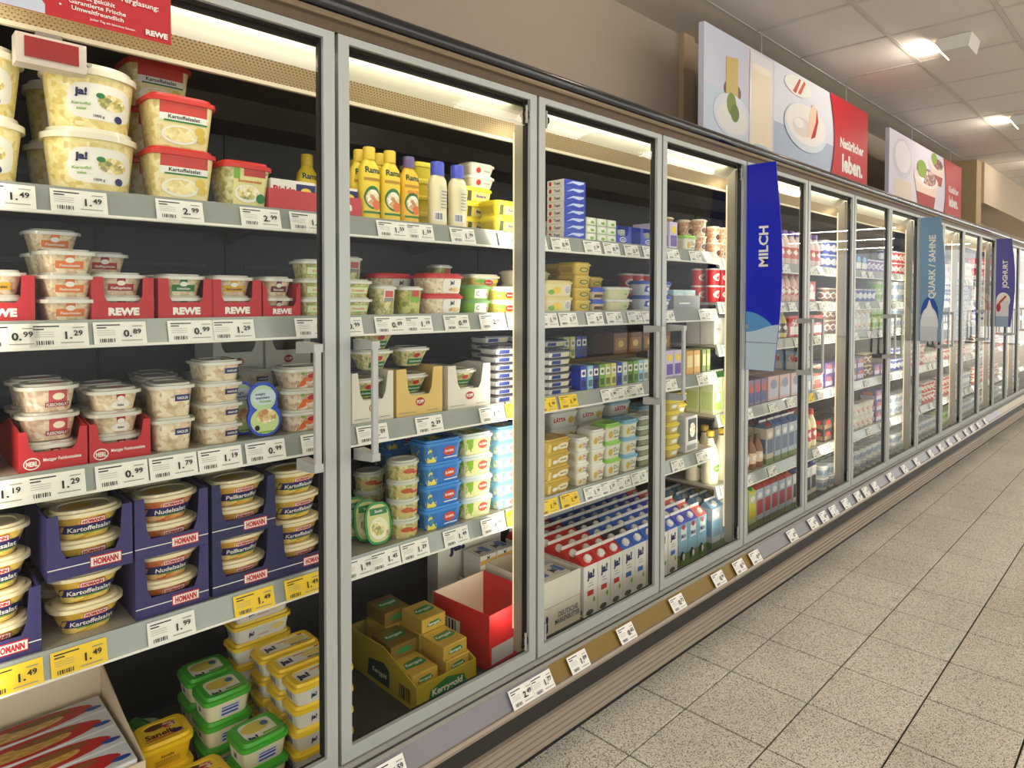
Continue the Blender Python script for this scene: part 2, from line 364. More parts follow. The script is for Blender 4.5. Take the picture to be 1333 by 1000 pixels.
def case(b):
    x0=BX0+b*BP; x1=x0+BP; r=empty('refrigerated_display_case',(x0,1.5,0)); CASES.append(r)
    tag(r,'tall glass-door refrigerated display case '+BAYWHERE[b],'refrigerator','row of glass-door refrigerated cases')
    def part(n,m,par=r):
        o=obj(n,m); o.parent=par; o.location=(-x0,-1.5,0) if par is r else (0,0,0); return o
    bk=MB(); bk.box(x0,x1,2.2,2.26,.2,1.98,BACK)
    for i in range(1,4): bk.box(x0+i*BP/4-.004,x0+i*BP/4+.004,2.196,2.2,.22,1.95,mat((12,12,14),.6))
    for zz in [.5+.11*i for i in range(12)]:
        for i in range(4): bk.box(x0+i*BP/4+.05,x0+i*BP/4+.26,2.197,2.2,zz,zz+.012,mat((58,60,70),.5))
    part('back_panel',bk)
    part('bottom_deck',MB().box(x0,x1,1.56,2.2,.15,DECK,mat((66,64,62),.45,name='deck_grey')))
    part('deck_lip',MB().prof(x0,x1,[(1.545,.15),(1.545,.292),(1.56,.292),(1.575,.224),(1.575,.15)],mat((150,130,104),.5,name='lip_beige')))
    part('base',MB().box(x0,x1,1.47,2.3,.06,.15,mat((58,54,50),.6)))
    part('kick_plate',MB().box(x0,x1,1.485,1.50,0,.06,mat((22,18,15),.6,name='kick_black')))
    part('front_sill',MB().prof(x0,x1,[(1.455,.15),(1.455,.286),(1.462,.290),(1.50,.290),(1.545,.288),(1.545,.15)],ALU2))
    part('sill_groove',MB().box(x0,x1,1.468,1.474,.2885,.2925,mat((60,58,54),.5)))
    rl=part('lower_price_rail',MB().prof(x0,x1,[(1.455,.286),(1.452,.288),(1.418,.240),(1.424,.236)],GREYR if b not in (1,6,7) else GOLD))
    o=obj('rail_lip',MB().prof(x0,x1,[(1.455,.236),(1.424,.243),(1.412,.243),(1.407,.236),(1.410,.226),(1.455,.222)],BRONZE)); o.parent=rl
    part('recess_band',MB().box(x0,x1,1.436,1.455,.148,.224,mat((40,36,33),.5)))
    pts=[(1.47,.064),(1.43,.064),(1.423,.07)]
    for k in range(4):
        z=.075+k*.019; pts+= [(1.421,z),(1.421,z+.013),(1.4265,z+.015),(1.4265,z+.018)]
    pts+=[(1.424,.153),(1.436,.156),(1.47,.156)]
    part('ribbed_bumper',MB().prof(x0,x1,pts,BRONZE))
    # head of the case
    part('top_housing',MB().prof(x0,x1,[(1.535,2.022),(1.535,2.09),(2.30,2.09),(2.30,2.0),(2.2,2.0),(1.70,1.995),(1.62,2.005),(1.56,2.022)],DARK))
    part('header_recess',MB().box(x0,x1,1.505,1.535,2.020,2.06,mat((98,80,62),.5,.2)))
    part('header_trim',MB().prof(x0,x1,[(1.535,2.045),(1.492,2.045),(1.488,2.05),(1.492,2.058),(1.535,2.058)],TRIMM))
    part('top_bumper',MB().loft([[(x,1.515+.027*math.cos(a),2.080+.024*math.sin(a)) for a in [2*math.pi*i/20 for i in range(20)]] for x in (x0,x1)],BUMP))
    part('canopy_panel',MB().prof(x0,x1,[(1.572,2.012),(1.572,2.002),(1.59,1.988),(1.622,1.957),(1.63,1.962),(1.60,1.995)],PANELW))
    part('seal_strip',MB().box(x0,x1,1.538,1.548,2.003,2.021,mat((170,146,112),.5,name='beige_strip')))
    part('seal_gasket',MB().box(x0,x1,1.539,1.549,1.988,2.003,mat((24,22,20),.6)))
    part('air_grille',MB().prof(x0,x1,[(1.622,1.957),(1.672,1.918),(1.678,1.924),(1.63,1.963)],PERF))
    part('grille_lip',MB().prof(x0,x1,[(1.668,1.920),(1.672,1.912),(1.684,1.912),(1.684,1.924)],LIPM))
    part('ceiling_liner',MB().prof(x0,x1,[(1.684,1.918),(1.75,1.975),(2.2,1.985),(2.2,1.997),(1.74,1.99),(1.684,1.932)],mat((74,66,56),.35,.4,name='liner_steel')))
    part('rear_duct',MB().prof(x0,x1,[(2.10,1.982),(2.13,1.92),(2.2,1.89),(2.2,1.983)],mat((52,47,42),.4,.3)))
    for n,z in enumerate(shelves(b)):
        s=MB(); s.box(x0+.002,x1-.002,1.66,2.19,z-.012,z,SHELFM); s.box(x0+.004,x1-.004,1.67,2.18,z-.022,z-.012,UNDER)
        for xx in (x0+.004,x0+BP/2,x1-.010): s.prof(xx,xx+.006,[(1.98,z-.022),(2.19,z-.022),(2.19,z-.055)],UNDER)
        sh=part('shelf',s)
        rl=obj('price_rail',MB().prof(x0+.003,x1-.003,[(1.66,z+.003),(1.654,z+.003),(1.638,z-.049),(1.641,z-.052),(1.66,z-.04)],RAIL)); rl.parent=sh
        hl=obj('rail_edge',MB().prof(x0+.003,x1-.003,[(1.642,z-.0535),(1.634,z-.052),(1.6345,z-.047),(1.6395,z-.047)],WHITE)); hl.parent=sh
    # lamp mullion on the left edge of the bay
    for xa,xb,sx in ((x0,x0+.014,1),(x1-.014,x1,-1)):
        mu=part('mullion',MB().prof(xa,xb,[(1.552,.292),(1.552,1.985),(1.592,1.955),(1.592,.292)],MULL))
        lx=x0+.009 if sx>0 else x1-.009
        t=obj('lamp_tube',MB().box(lx-.004,lx+.004,1.592,1.6,.36,1.92,LAMPV)); t.parent=mu
    for k in (0,1):
        dx=x0+k*BP/2+.0045
        d=obj('door',DM); d.parent=r; d.location=(dx-x0,0,0)
        for n,m in (('glass_pane',PM),):
            p=obj(n,m); p.parent=d
        p=obj('handle',HM); p.parent=d; p.location=((DW-.073) if k==0 else .053,0,0)
        for zz in (1.955,.36):
            p=obj('hinge',HGM); p.parent=d; p.location=((.036 if k==0 else DW-.036),.006,zz)
    return r
for b in range(-1,NB): case(b)
for b in range(-1,NB+1):                                       # light of the mullion lamps
    x=BX0+b*BP
    for sx in ((-1,1) if -1<b<NB else ((1,) if b==-1 else (-1,))):
        area('mullion_light',(x+sx*.018,1.606,1.14),(math.pi/2,0,-sx*math.radians(10)),.03,1.56,1.0,WARM)
for b in range(-1,NB):
    area('canopy_light',(BX0+(b+.5)*BP,1.561,1.998),(math.radians(48),0,0),1.16,.02,1.3,WARM)
ep=tag(obj('case_end_panel',MB().box(BX0-BP-.034,BX0-BP-.002,1.42,2.3,0,2.10,mat((188,184,174),.4,name='end_panel_grey'))),'grey side panel closing the end of the refrigerated case row','panel')
# ------------------------------------------------------------------ goods: builders of one of each kind
K={}
CARD=mat((188,172,146),.75,name='brown_card'); WCARD=mat((226,220,206),.6,name='white_card')
class Kind:
    def __init__(s,name,cat): s.name=name; s.cat=cat; s.parts=[]; s.w=s.d=s.h=.1; s.lip=.0
    def part(s,n,m,parent=-1):
        me=m.mesh(n) if isinstance(m,MB) else m; s.parts.append((n,me,parent)); return len(s.parts)-1
def draw(P,cmds,w,h):
    for c in cmds:
        k=c[0]
        if k=='r': P.rect(c[1]*w,c[2]*h,c[3]*w,c[4]*h,c[5],n=c[6] if len(c)>6 else 8,sk=c[7] if len(c)>7 else 0)
        elif k=='e': P.ell(c[1]*w,c[2]*h,c[3]*w,c[4]*h,c[5],p=c[6] if len(c)>6 else 2)
        elif k=='t': P.text(c[1],c[2]*w,c[3]*h,c[4]*h,c[5],maxw=(c[6]*w if len(c)>6 else None),bold=c[7] if len(c)>7 else .02,rot=c[8] if len(c)>8 else 0)
        elif k=='b': P.bars(c[1]*w,c[2]*h,c[3]*w,c[4]*h,c[5])
        elif k=='p': P.poly([(a*w,b*h) for a,b in c[1]],c[2])
def tub(key,name,cat,w,d,h,body,lid,t=.86,p=6,lh=.01,lip=.003,front=(),side=(),top=(),n=28,dome=0,lidname='lid',rim=None):
    k=Kind(name,cat); k.w,k.d,k.h=w,d,h; k.lip=lip; hb=h-lh
    bm=MB(); bm.loft([se(w*t*.97,d*t*.97,p,0,n),se(w*t,d*t,p,.004,n),se(w,d,p,hb,n)],body); k.part('body',bm)
    lm=MB(); wl,dl=w+2*lip,d+2*lip
    lm.loft([se(wl,dl,p,hb-.003,n),se(wl,dl,p,hb+lh*.45,n),se(w-.004,d-.004,p,hb+lh*.5,n),se(w-.008,d-.008,p,hb+lh,n),se((w-.03)*1,(d-.03)*1,p,hb+lh,n),se((w-.034),(d-.034),p,hb+lh-.002+dome,n)],lid)
    li=k.part(lidname,lm)
    def fm(u,v,hh):
        f=t+(1-t)*min(1,max(0,v/hb)); ww,dd=w*f,d*f; q=max(0,1-min(1,abs(2*u/ww))**p)**(1/p); return (u,-dd/2*q-hh,v)
    def sm(u,v,hh):
        f=t+(1-t)*min(1,max(0,v/hb)); ww,dd=w*f,d*f; q=max(0,1-min(1,abs(2*u/dd))**p)**(1/p); return (-ww/2*q-hh,-u,v)
    if front or side:
        P=Print(fm); draw(P,front,w,hb)
        if side: P.fm=sm; P.h=.0005; draw(P,side,d,hb)
        k.part('label',P)
    if top:
        P=Print(lambda u,v,hh:(u,v,h-.002+dome+hh)); draw(P,top,w,d); k.part('lid_print',P,li)
    K[key]=k; return k
def bottle(key,name,cat,w,d,h,body,cap,prof,cap0,front=(),side=(),p=2.4,n=20,capw=None):
    k=Kind(name,cat); k.w,k.d,k.h=w,d,h
    bm=MB(); bm.loft([se(w*s,d*(s if s>.5 else s*w/d if False else s),p if s>.6 else 2,z*h,n) for z,s in prof if z<=cap0+.001],body); k.part('body',bm)
    s=[x for z,x in prof if z>=cap0-.001][0]; cw=capw or s*w*1.12
    cm=MB(); cm.loft([se(cw,cw,2,cap0*h-.002,16),se(cw,cw,2,h-.003,16),se(cw*.9,cw*.9,2,h,16)],cap); k.part('cap',cm)
    def sc(v):
        z=v/h
        for (a,sa),(b,sb) in zip(prof,prof[1:]):
            if a<=z<=b: return sa+(sb-sa)*(z-a)/max(1e-6,b-a)
        return prof[0][1]
    def fm(u,v,hh):
        ww,dd=w*sc(v),d*sc(v); q=max(0,1-min(1,abs(2*u/ww))**p)**(1/p); return (u,-dd/2*q-hh,v)
    def sm(u,v,hh):
        ww,dd=w*sc(v),d*sc(v); q=max(0,1-min(1,abs(2*u/dd))**p)**(1/p); return (-ww/2*q-hh,-u,v)
    if front or side:
        P=Print(fm); draw(P,front,w,h)
        if side: P.fm=sm; P.h=.0005; draw(P,side,d,h)
        k.part('label',P)
    K[key]=k; return k
def bbox(w,d,h,m,b=.0015):
    q=lambda e,z:[(-w/2+e,-d/2,z),(w/2-e,-d/2,z),(w/2,-d/2+e,z),(w/2,d/2-e,z),(w/2-e,d/2,z),(-w/2+e,d/2,z),(-w/2,d/2-e,z),(-w/2,-d/2+e,z)]
    def q2(i,z): return [(x*(1-2*i/w),y*(1-2*i/d),z) for x,y,_ in q(b,z)]
    return MB().loft([q2(b,0),q2(0,b),q2(0,h-b),q2(b,h)],m)
def pack(key,name,cat,w,d,h,m,front=(),side=(),top=(),bodyname='carton'):
    k=Kind(name,cat); k.w,k.d,k.h=w,d,h; k.part(bodyname,bbox(w,d,h,m))
    if front or side or top:
        P=Print(lambda u,v,hh:(u,-d/2-hh,v)); draw(P,front,w,h)
        P.fm=lambda u,v,hh:(-w/2-hh,-u,v); P.h=.0005; draw(P,side,d,h)
        P.fm=lambda u,v,hh:(u,v,h+hh); P.h=.0005; draw(P,top,w,d)
        k.part('print',P)
    K[key]=k; return k
def carton(key,w,h,body,gable,cap,front=(),side=(),gh=.045,name='milk_carton',cat='carton',slopefront=True):
    k=Kind(name,cat); k.w=k.d=w; k.h=h+gh; a=w/2; m=MB()
    m.loft([[(-a,-a,0),(a,-a,0),(a,a,0),(-a,a,0)],[(-a,-a,h),(a,-a,h),(a,a,h),(-a,a,h)]],body,c1=False)
    g=MB(); yr=a*.25; zr=h+gh*.72
    vs=[(-a,-a,h),(a,-a,h),(a,a,h),(-a,a,h),(-a,yr,zr),(a,yr,zr),(-a,yr,h+gh),(a,yr,h+gh),(-a,yr+.004,zr),(a,yr+.004,zr),(-a,yr+.004,h+gh),(a,yr+.004,h+gh)]
    g.add(vs,[(0,1,5,4),(2,3,8,9),(1,2,9,5),(3,0,4,8)],gable); g.add(vs,[(4,5,7,6),(9,8,10,11),(6,7,11,10),(5,9,11,7),(8,4,6,10)],WHITE if gable is not WHITE else CREAM)
    k.part('body',m); gi=k.part('gable',g)
    if cap:
        nrm=Vector((0,-(zr-h),(yr+a))).normalized(); c0=Vector((0,(-a+yr)/2-.002,(h+zr)/2)); ax=Vector((1,0,0)); bx=nrm.cross(ax)
        cm=MB(); cm.loft([[tuple(c0+nrm*q+ax*(r_*math.cos(t))+bx*(r_*math.sin(t))) for t in [2*math.pi*i/14 for i in range(14)]] for q,r_ in ((-.002,.0165),(.009,.0155),(.011,.013))],cap); k.part('cap',cm)
    P=Print(lambda u,v,hh:(u,-a-hh,v)); draw(P,front,w,h); P.fm=lambda u,v,hh:(-a-hh,-u,v); P.h=.0005; draw(P,side,w,h); k.part('label',P)
    K[key]=k; return k
def tray(key,w,d,hf,hs,hb,m,inner=None,notch=None,front=(),side=(),name='display_tray',cat='carton box',slope=True,t=.003):
    """open carton: notch=(half width at top, half width at bottom, bottom height) cut out of the front"""
    k=Kind(name,cat); k.w,k.d,k.h=w,d,max(hf,hb); inner=inner or m
    F=MB()
    if notch:
        a,b,z=notch; pts=[(-w/2,0),(w/2,0),(w/2,hf),(a,hf),(b+.3*(a-b),z+.25*(hf-z)),(b-.006,z),(-b+.006,z),(-b-.3*(a-b),z+.25*(hf-z)),(-a,hf),(-w/2,hf)]
    else: pts=[(-w/2,0),(w/2,0),(w/2,hf),(-w/2,hf)]
    F.prism(pts,lambda u,v,h:(u,-d/2+h,v),t,m); fi=k.part('front_panel',F)
    for sx in (-1,1):
        sd=MB(); pts=[(-d/2+t,0),(d/2-t,0),(d/2-t,hb),(-d/2+d*.45,hs),(-d/2+t,min(hf,hs) if slope else hs)]
        sd.prism(pts,lambda u,v,h,sx=sx:(sx*(w/2-h),u,v),t,m); k.part('side_panel',sd)
    k.part('back_panel',MB().box(-w/2,w/2,d/2-t,d/2,0,hb,inner)); k.part('bottom_panel',MB().box(-w/2+t,w/2-t,-d/2+t,d/2-t,0,t,inner))
    if front or side:
        P=Print(lambda u,v,hh:(u,-d/2-hh,v)); draw(P,front,w,hf); P.fm=lambda u,v,hh:(-w/2-hh,-u,v); P.h=.0005; draw(P,side,d,hf); k.part('print',P,fi)
    K[key]=k; return k
# ---- placing
REG=[]
OCC=[]
def hits(a):
    for o in OCC:
        if a[0]<o[1]-1e-5 and a[1]>o[0]+1e-5 and a[2]<o[3]-1e-5 and a[3]>o[2]+1e-5 and a[4]<o[5]-1e-4 and a[5]>o[4]+1e-4: return o
def put(key,x,y,z,label,group=None,rz=0,rx=0,ry=0,solid=None):
    k=K[key]; r=bpy.data.objects.new(k.name,None); r.empty_display_size=.02; COL.objects.link(r)
    z+=.0006; REG.append((x,y,z,k,label,group)); r.location=(x,y,z); r.rotation_euler=(rx,ry,rz); tag(r,label,k.cat,group)
    if solid is None: solid='inside' not in label and ' in the ' not in label
    if solid: m=k.lip+.0008; OCC.append((x-k.w/2-m,x+k.w/2+m,y-k.d/2-m,y+k.d/2+m,z,z+k.h))
    made=[]
    for n,me,par in k.parts:
        o=bpy.data.objects.new(n,me); COL.objects.link(o); o.parent=r if par<0 else made[par]; made.append(o)
    return r
ROOF=[]
def roof(x,z):
    b=int((x-BX0)//BP); return min([s-.0225 for s in shelves(b) if s-.03>z]+[1.973])
def lvl(i,n):
    if n==1: return ''
    if n==2: return ('lower ','upper ')[i]
    if n==3: return ('bottom ','middle ','top ')[i]
    return ['bottom ','second-lowest ','third-lowest ','fourth-lowest ','fifth-lowest ','sixth-lowest ','seventh-lowest '][i] if i<n-1 else 'topmost '
LOG=[]
def block(key,x,z,desc,cols=1,levels=1,rows=1,y=1.668,dx=None,dy=None,dz=None,jit=.002,rot=.02,group=None,y0=None):
    """x = left edge of the front face; stands on z"""
    k=K[key]; dx=dx or k.w+.008; dy=dy or k.d+.008; dz=max(dz or 0,k.h+.0002)
    for r in range(rows):
        for c in range(cols):
            lv=levels; jr=random.uniform(-rot,rot); g=k.lip+.001+min(rot,.1)*.025
            X=x+k.w/2+c*dx+random.uniform(-jit,jit); Y=y+k.d/2+r*dy+random.uniform(0,jit)
            b0,b1=int((X-k.w/2-BX0)//BP),int((X+k.w/2-BX0)//BP)
            if b0!=b1 and shelves(b0) is not shelves(b1) and z>.3:
                X=BX0+b1*BP-.009-k.w/2
            while lv>1 and z+.001+(lv-1)*dz+k.h>roof(X,z+.02): lv-=1
            X0_,Y0_=X,Y
            for t in range(8):
                a=(X-k.w/2-g,X+k.w/2+g,Y-k.d/2-g,Y+k.d/2+g,z,z+(lv-1)*dz+k.h)
                o=hits(a)
                if not o or 'inside' in desc or 'in the grey tray' in desc: break
                mx,my,ml=o[1]-a[0],o[3]-a[2],a[1]-o[0]
                if mx<=my and mx<.05: X+=mx+.001
                elif ml<my and ml<.03: X-=ml+.001
                else: Y+=my+.001
            if Y+k.d/2>2.185 or abs(X-X0_)>.03 or Y-Y0_>.03: LOG.append((key,desc,round(X-X0_,3),round(Y-Y0_,3),o and [round(v,3) for v in o]))
            b0,b1=int((X-k.w/2-k.lip-BX0)//BP),int((X+k.w/2+k.lip-BX0)//BP)
            if Y+k.d/2>2.185 or (b0!=b1 and shelves(b0) is not shelves(b1) and z>.3): continue
            for i in range(lv):
                lab=(lvl(i,lv)+desc).strip()
                if rows>1: lab=('front row ' if r==0 else 'rear row ')+lab
                if len(lab.split())<4: lab+=' in the glass-door refrigerated case'
                many=(cols>1 or rows>2 or group)
                put(key,X,Y,z+i*dz,lab,(group or desc) if many else None,rz=jr+random.uniform(-rot,rot)*.4,solid=True)
# ---- price tags
_tg={}
def tagmesh(price,yellow,w=.088,h=.046):
    kk=(price,yellow,w)
    if kk in _tg: return _tg[kk]
    cm=mat((238,236,230),.5,name='tag_paper') if not yellow else mat((246,206,40),.5,name='tag_yellow_paper')
    b=MB().box(-w/2,w/2,-.0006,.0004,0,h,cm).mesh('card')
    P=Print(lambda u,v,hh:(u,-.0008-hh,v))
    P.rect(-.44*w,.84*h,.0*w,.89*h,INK); P.rect(-.44*w,.72*h,-.26*w,.77*h,INK)
    for i in range(3): P.rect(-.44*w,(.42+.09*i)*h,-.1*w,(.435+.09*i)*h,GREY)
    a,c=price.split('.')
    P.text(a+'.',.13*w,.47*h,.32*h,INK,bold=.03); P.text(c,.315*w,.55*h,.23*h,INK,bold=.025)
    P.bars(-.40*w,.08*h,-.10*w,.25*h,INK,8); P.rect(.0*w,.12*h,.40*w,.16*h,GREY); P.rect(.22*w,.76*h,.42*w,.8*h,GREY)
    _tg[kk]=(b,P.mesh('print')); return _tg[kk]
CUT=[' with ',' in ',' behind ',' beside ',' between ',' under ',' on ',' next ',' at ',' holding ',' inside ',' counted ',' left ',' right ']
LV=('front row ','rear row ','bottom ','middle ','topmost ','top ','lower ','upper ','front ','rear ','second-lowest ','third-lowest ','fourth-lowest ','fifth-lowest ','sixth-lowest ')
def short(t,n=8):
    ch=1
    while ch:
        ch=0
        for l in LV:
            if t.startswith(l): t=t[len(l):]; ch=1
    if len(t.split())<=n: return t
    best=t
    for c in CUT+[', ']:
        for p in range(len(t)):
            if t.startswith(c,p) and len(t[:p].split())<=n and (len(best.split())>n or p>len(best)): best=t[:p]
    return best if len(best.split())<=n else ' '.join(t.split()[:n])
_used={}
def ptag(x,y,z,price,yellow,zs,tilt,w=.088,h=.046,where=None):
    b,p=tagmesh(price,yellow,w,h); r=bpy.data.objects.new('price_tag',None); r.empty_display_size=.02; COL.objects.link(r)
    r.location=(x,y,z); r.rotation_euler=(tilt,0,0)
    if where is None:
        cand=sorted([(abs(q[0]-x)+(.15 if q[1]>1.78 else 0),q[4]) for q in REG if -.01<q[2]-zs<.02 and abs(q[0]-x)<.5])
        seen=[]
        for d,l in cand:
            s=short(l)
            if s not in seen: seen.append(s)
        pick=next((s for s in seen[:3] if (yellow,s) not in _used),seen[0] if seen else 'the goods')
        _used[(yellow,pick)]=1; where='below the '+pick
    lab='%s price tag reading %s %s'%('yellow' if yellow else 'white',price,where)
    tag(r,lab,'price tag','price tags '+where)
    for n,m in (('card',b),('print',p)):
        o=bpy.data.objects.new(n,m); COL.objects.link(o); o.parent=r
def shelf_tags(b,s,items):
    z=shelves(b)[s]; tilt=-math.atan2(.016,.052)
    for it in items: ptag(it[0],1.634,z-.0475,it[1],len(it)>2,z,tilt,h=.0465)
# ------------------------------------------------------------------ kinds of goods in the first two cases
W1=mat((238,236,228),.4); YEL=mat((244,214,60),.35,coat=.2); GRN=mat((70,170,50),.35); GRN2=mat((28,120,56),.4); REDL=mat((206,46,40),.35); ORA=mat((226,110,50),.45)
BLU=mat((36,60,176),.4); LBL=mat((120,186,226),.4); GLD=mat((196,160,50),.3,.3); GLD2=mat((214,180,70),.35,.15); OLIVE=mat((176,160,40),.45); NAVYC=mat((42,40,104),.5); NAVYB=mat((54,48,106),.5)
PINK=mat((214,120,110),.45); GREENP=mat((126,176,60),.4); DKG=mat((24,84,50),.4); BRN=mat((92,56,34),.45)
def ja(u,v,s,m=NAVY,mw=.5,rot=0): return ('t','ja!',u,v,s,m,mw,.05,rot)
tub('bucket','round_salad_bucket','bucket',.150,.150,.128,POTATO,mat((230,226,206),.2,coat=.4),t=.86,p=2,lh=.02,lip=.006,n=36,
  front=[('e',.03,.50,.36,.33,W1,4),('e',.14,.52,.17,.15,DISH),('e',.0,.62,.05,.05,GRN2),('e',.22,.24,.05,.07,NAVYC),ja(-.2,.66,.13),('t','Kartoffel',-.2,.44,.055,GREENP,.2),('t','salat',-.2,.35,.055,GREENP,.15),('t','1000 g',-.02,.24,.05,INK,.15)])
tub('redbucket','square_salad_bucket','bucket',.126,.120,.114,POTATO,REDL,t=.84,p=5,lh=.014,lip=.005,
  front=[('r',-.36,.04,.36,.97,mat((236,222,160),.4)),('r',-.36,.72,.36,.97,mat((206,60,50),.4)),('r',-.36,.56,.36,.72,W1),('t','Kartoffelsalat',0,.66,.085,INK,.62),('r',-.3,.55,.36,.585,GRN2),('e',-.06,.28,.28,.20,W1),('e',-.06,.29,.24,.16,POTATO),('e',.24,.40,.08,.10,GLD2),('e',.27,.24,.07,.09,GLD2)])
tub('redbucket2','square_salad_bucket','bucket',.106,.11,.106,GREENY,REDL,t=.84,p=5,lh=.014,lip=.005,
  front=[('r',-.3,.04,.36,.97,mat((230,222,150),.4)),('r',-.1,.78,.36,.97,mat((196,70,60),.4)),('r',-.3,.70,-.18,.97,GREENP),('t','Sommersalat',.03,.66,.08,mat((190,60,40),.5),.5),('e',-.02,.34,.26,.22,W1),('e',-.02,.36,.22,.17,DISH),('e',.26,.24,.1,.12,GRN2)])
def cleartub(key,w,d,h,filling,labm,txt,txtm,p=4,t=.82,strap=True,name='salad_tub'):
    fr=[]
    if strap: fr+= [('r',-.09,.55,.09,1.0,labm,4)]
    fr+= [('r',-.27,.24,.27,.62,labm,8),('e',0,.66,.09,.14,W1),('t',txt,0,.40,.14,txtm,.44)]
    k=tub(key,name,'salad tub',w,d,h,filling,CLEAR,t=t,p=p,lh=.009,lip=.007,front=fr,top=[('r',-.09,-.5,.09,.1,labm,2)])
cleartub('ct_or',.082,.10,.047,CREAMY,mat((224,120,60),.45),'Fleischsalat',W1)
cleartub('ct_red',.082,.10,.047,MEATY,mat((170,40,44),.45),'Geflügelsalat',W1)
cleartub('ct_gr',.082,.10,.047,CREAMY,mat((40,120,56),.45),'Schinken',W1)
cleartub('ct_ye',.082,.10,.047,MEATY,mat((222,170,40),.45),'Farmersalat',INK)
cleartub('ct_br',.066,.10,.047,CREAMY,mat((110,40,60),.45),'Eiersalat',W1)
tub('ct_green','salad_tub','salad tub',.080,.09,.048,GREENY,CLEAR,t=.84,p=4,lh=.009,lip=.006,front=[('r',-.38,.22,.34,.74,GREENP,8),('r',-.36,.26,.32,.70,mat((222,226,180),.45),8),('t','Krautsalat',0,.48,.16,PINK,.5)])
tub('merl_oval','salad_tub','salad tub',.086,.102,.056,MEATY,CLEAR,t=.84,p=3,lh=.009,lip=.007,front=[('r',-.04,.2,.30,1.0,mat((196,80,84),.45),8),('e',.14,.64,.11,.15,CREAM),('r',-.1,.2,.34,.40,mat((150,40,60),.45),8),('t','FLEISCHSALAT',.12,.30,.13,W1,.40)],top=[('r',-.04,-.5,.30,.0,mat((196,60,56),.45),2)])
tub('merl_small','salad_tub','salad tub',.082,.096,.047,CREAMY,CLEAR,t=.84,p=3.4,lh=.009,lip=.007,front=[('r',-.02,.62,.16,1.0,RED,4),('e',.07,.30,.2,.24,W1),('e',.07,.66,.08,.14,W1),('t','Salat',.07,.3,.12,INK,.25)],top=[('r',-.02,-.5,.16,.1,RED,2)])
tub('clear_big','salad_tub','salad tub',.076,.115,.074,CREAMY,CLEAR,t=.88,p=5,lh=.009,lip=.006,front=[('r',.02,.52,.40,.74,NAVYC,6),('r',.14,.74,.32,1.0,mat((232,196,176),.45),4),('t','NADLER',.21,.63,.10,W1,.28)])
tub('clear_flat','salad_tub','salad tub',.080,.115,.048,CREAMY,CLEAR,t=.9,p=5,lh=.008,lip=.006,front=[('r',.04,.40,.44,.72,NAVYC,6),('r',.16,.72,.36,1.0,mat((232,200,184),.45),4),('t','NADLER',.24,.56,.13,W1,.28)])
tub('ct_orange','salad_tub','salad tub',.112,.115,.054,MEATY,CLEAR,t=.82,p=4,lh=.009,lip=.006,front=[('p',[(-.3,.05),(-.16,.98),(.30,.98),(.36,.05)],mat((236,230,206),.45)),('p',[(-.24,.10),(-.14,.6),(.28,.6),(.32,.10)],ORA),('e',.05,.68,.1,.13,mat((190,30,40),.45)),('e',-.16,.84,.05,.08,GREENP),('t','Eiersalat',.05,.34,.14,W1,.36)])
tub('bowl','salad_bowl','salad bowl',.104,.112,.056,GREENY,CLEAR,t=.6,p=2.6,lh=.008,lip=.005,front=[('p',[(-.24,.08),(-.3,.98),(.28,.98),(.24,.08)],mat((226,218,190),.45)),('r',-.22,.12,.22,.46,GRN2,6),('e',0,.66,.1,.14,mat((190,30,40),.45)),('t','Gurkensalat',0,.3,.12,W1,.36)])
def oval(key,sal,txt,txm):
    tub(key,'oval_salad_tub','salad tub',.116,.105,.0615,sal,mat((240,226,186),.35,coat=.3),t=.70,p=2.5,lh=.010,lip=.005,n=36,
     front=[('r',-.38,.26,.38,.62,NAVYC,12),('r',-.12,.60,.24,.84,mat((196,30,36),.45),8),('r',-.11,.63,.23,.81,W1,8),('t','HOMANN',.06,.72,.13,mat((196,30,36),.5),.30,.05),('t',txt,.02,.43,.2,W1,.62,.02),('r',-.2,.22,.30,.27,mat((90,160,60),.45),8)],
     top=[('e',-.1,0,.22,.2,mat((248,206,90),.4))])
oval('homann_k',food('potato_glow',[(.2,(206,160,60)),(.5,(236,196,80)),(.8,(250,226,140))],70),'Kartoffelsalat',W1)
oval('homann_n',REDDY,'Nudelsalat',W1)
oval('homann_p',food('potato_glow2',[(.2,(210,150,56)),(.5,(236,186,84)),(.8,(250,226,160))],70),'Pellkartoffel',W1)
RW=[('t','REWE',.0,.20,.17,W1,.5,.06)]
tray('rewe',.106,.30,.088,.088,.06,RED,mat((150,40,44),.6),notch=(.034,.032,.036),front=RW,side=[('r',.28,.2,.42,.5,WCARD)],slope=False)
tray('rewe_low',.088,.30,.074,.082,.06,RED,mat((150,40,44),.6),notch=(.036,.033,.026),front=[('t','REWE',.0,.19,.17,W1,.5,.06)],slope=False)
tray('merl',.104,.26,.078,.092,.06,mat((188,36,44),.5),mat((160,60,60),.6),notch=(.040,.034,.036),front=[('e',-.32,.20,.12,.15,W1),('e',-.32,.20,.105,.12,mat((188,36,44),.5)),('t','MERL',-.32,.2,.12,W1,.17,.04),('t','Metzger Feinkostsalate',.12,.27,.085,W1,.56)])
tray('navy',.138,.25,.128,.128,.128,NAVYB,mat((120,108,100),.7),notch=(.052,.046,.040),slope=False,front=[('r',-.5,.17,.5,.185,W1),('r',-.02,.08,.36,.26,mat((196,30,36),.5)),('r',-.01,.10,.35,.24,W1),('t','HOMANN',.17,.17,.10,mat((196,30,36),.5),.3,.05)])
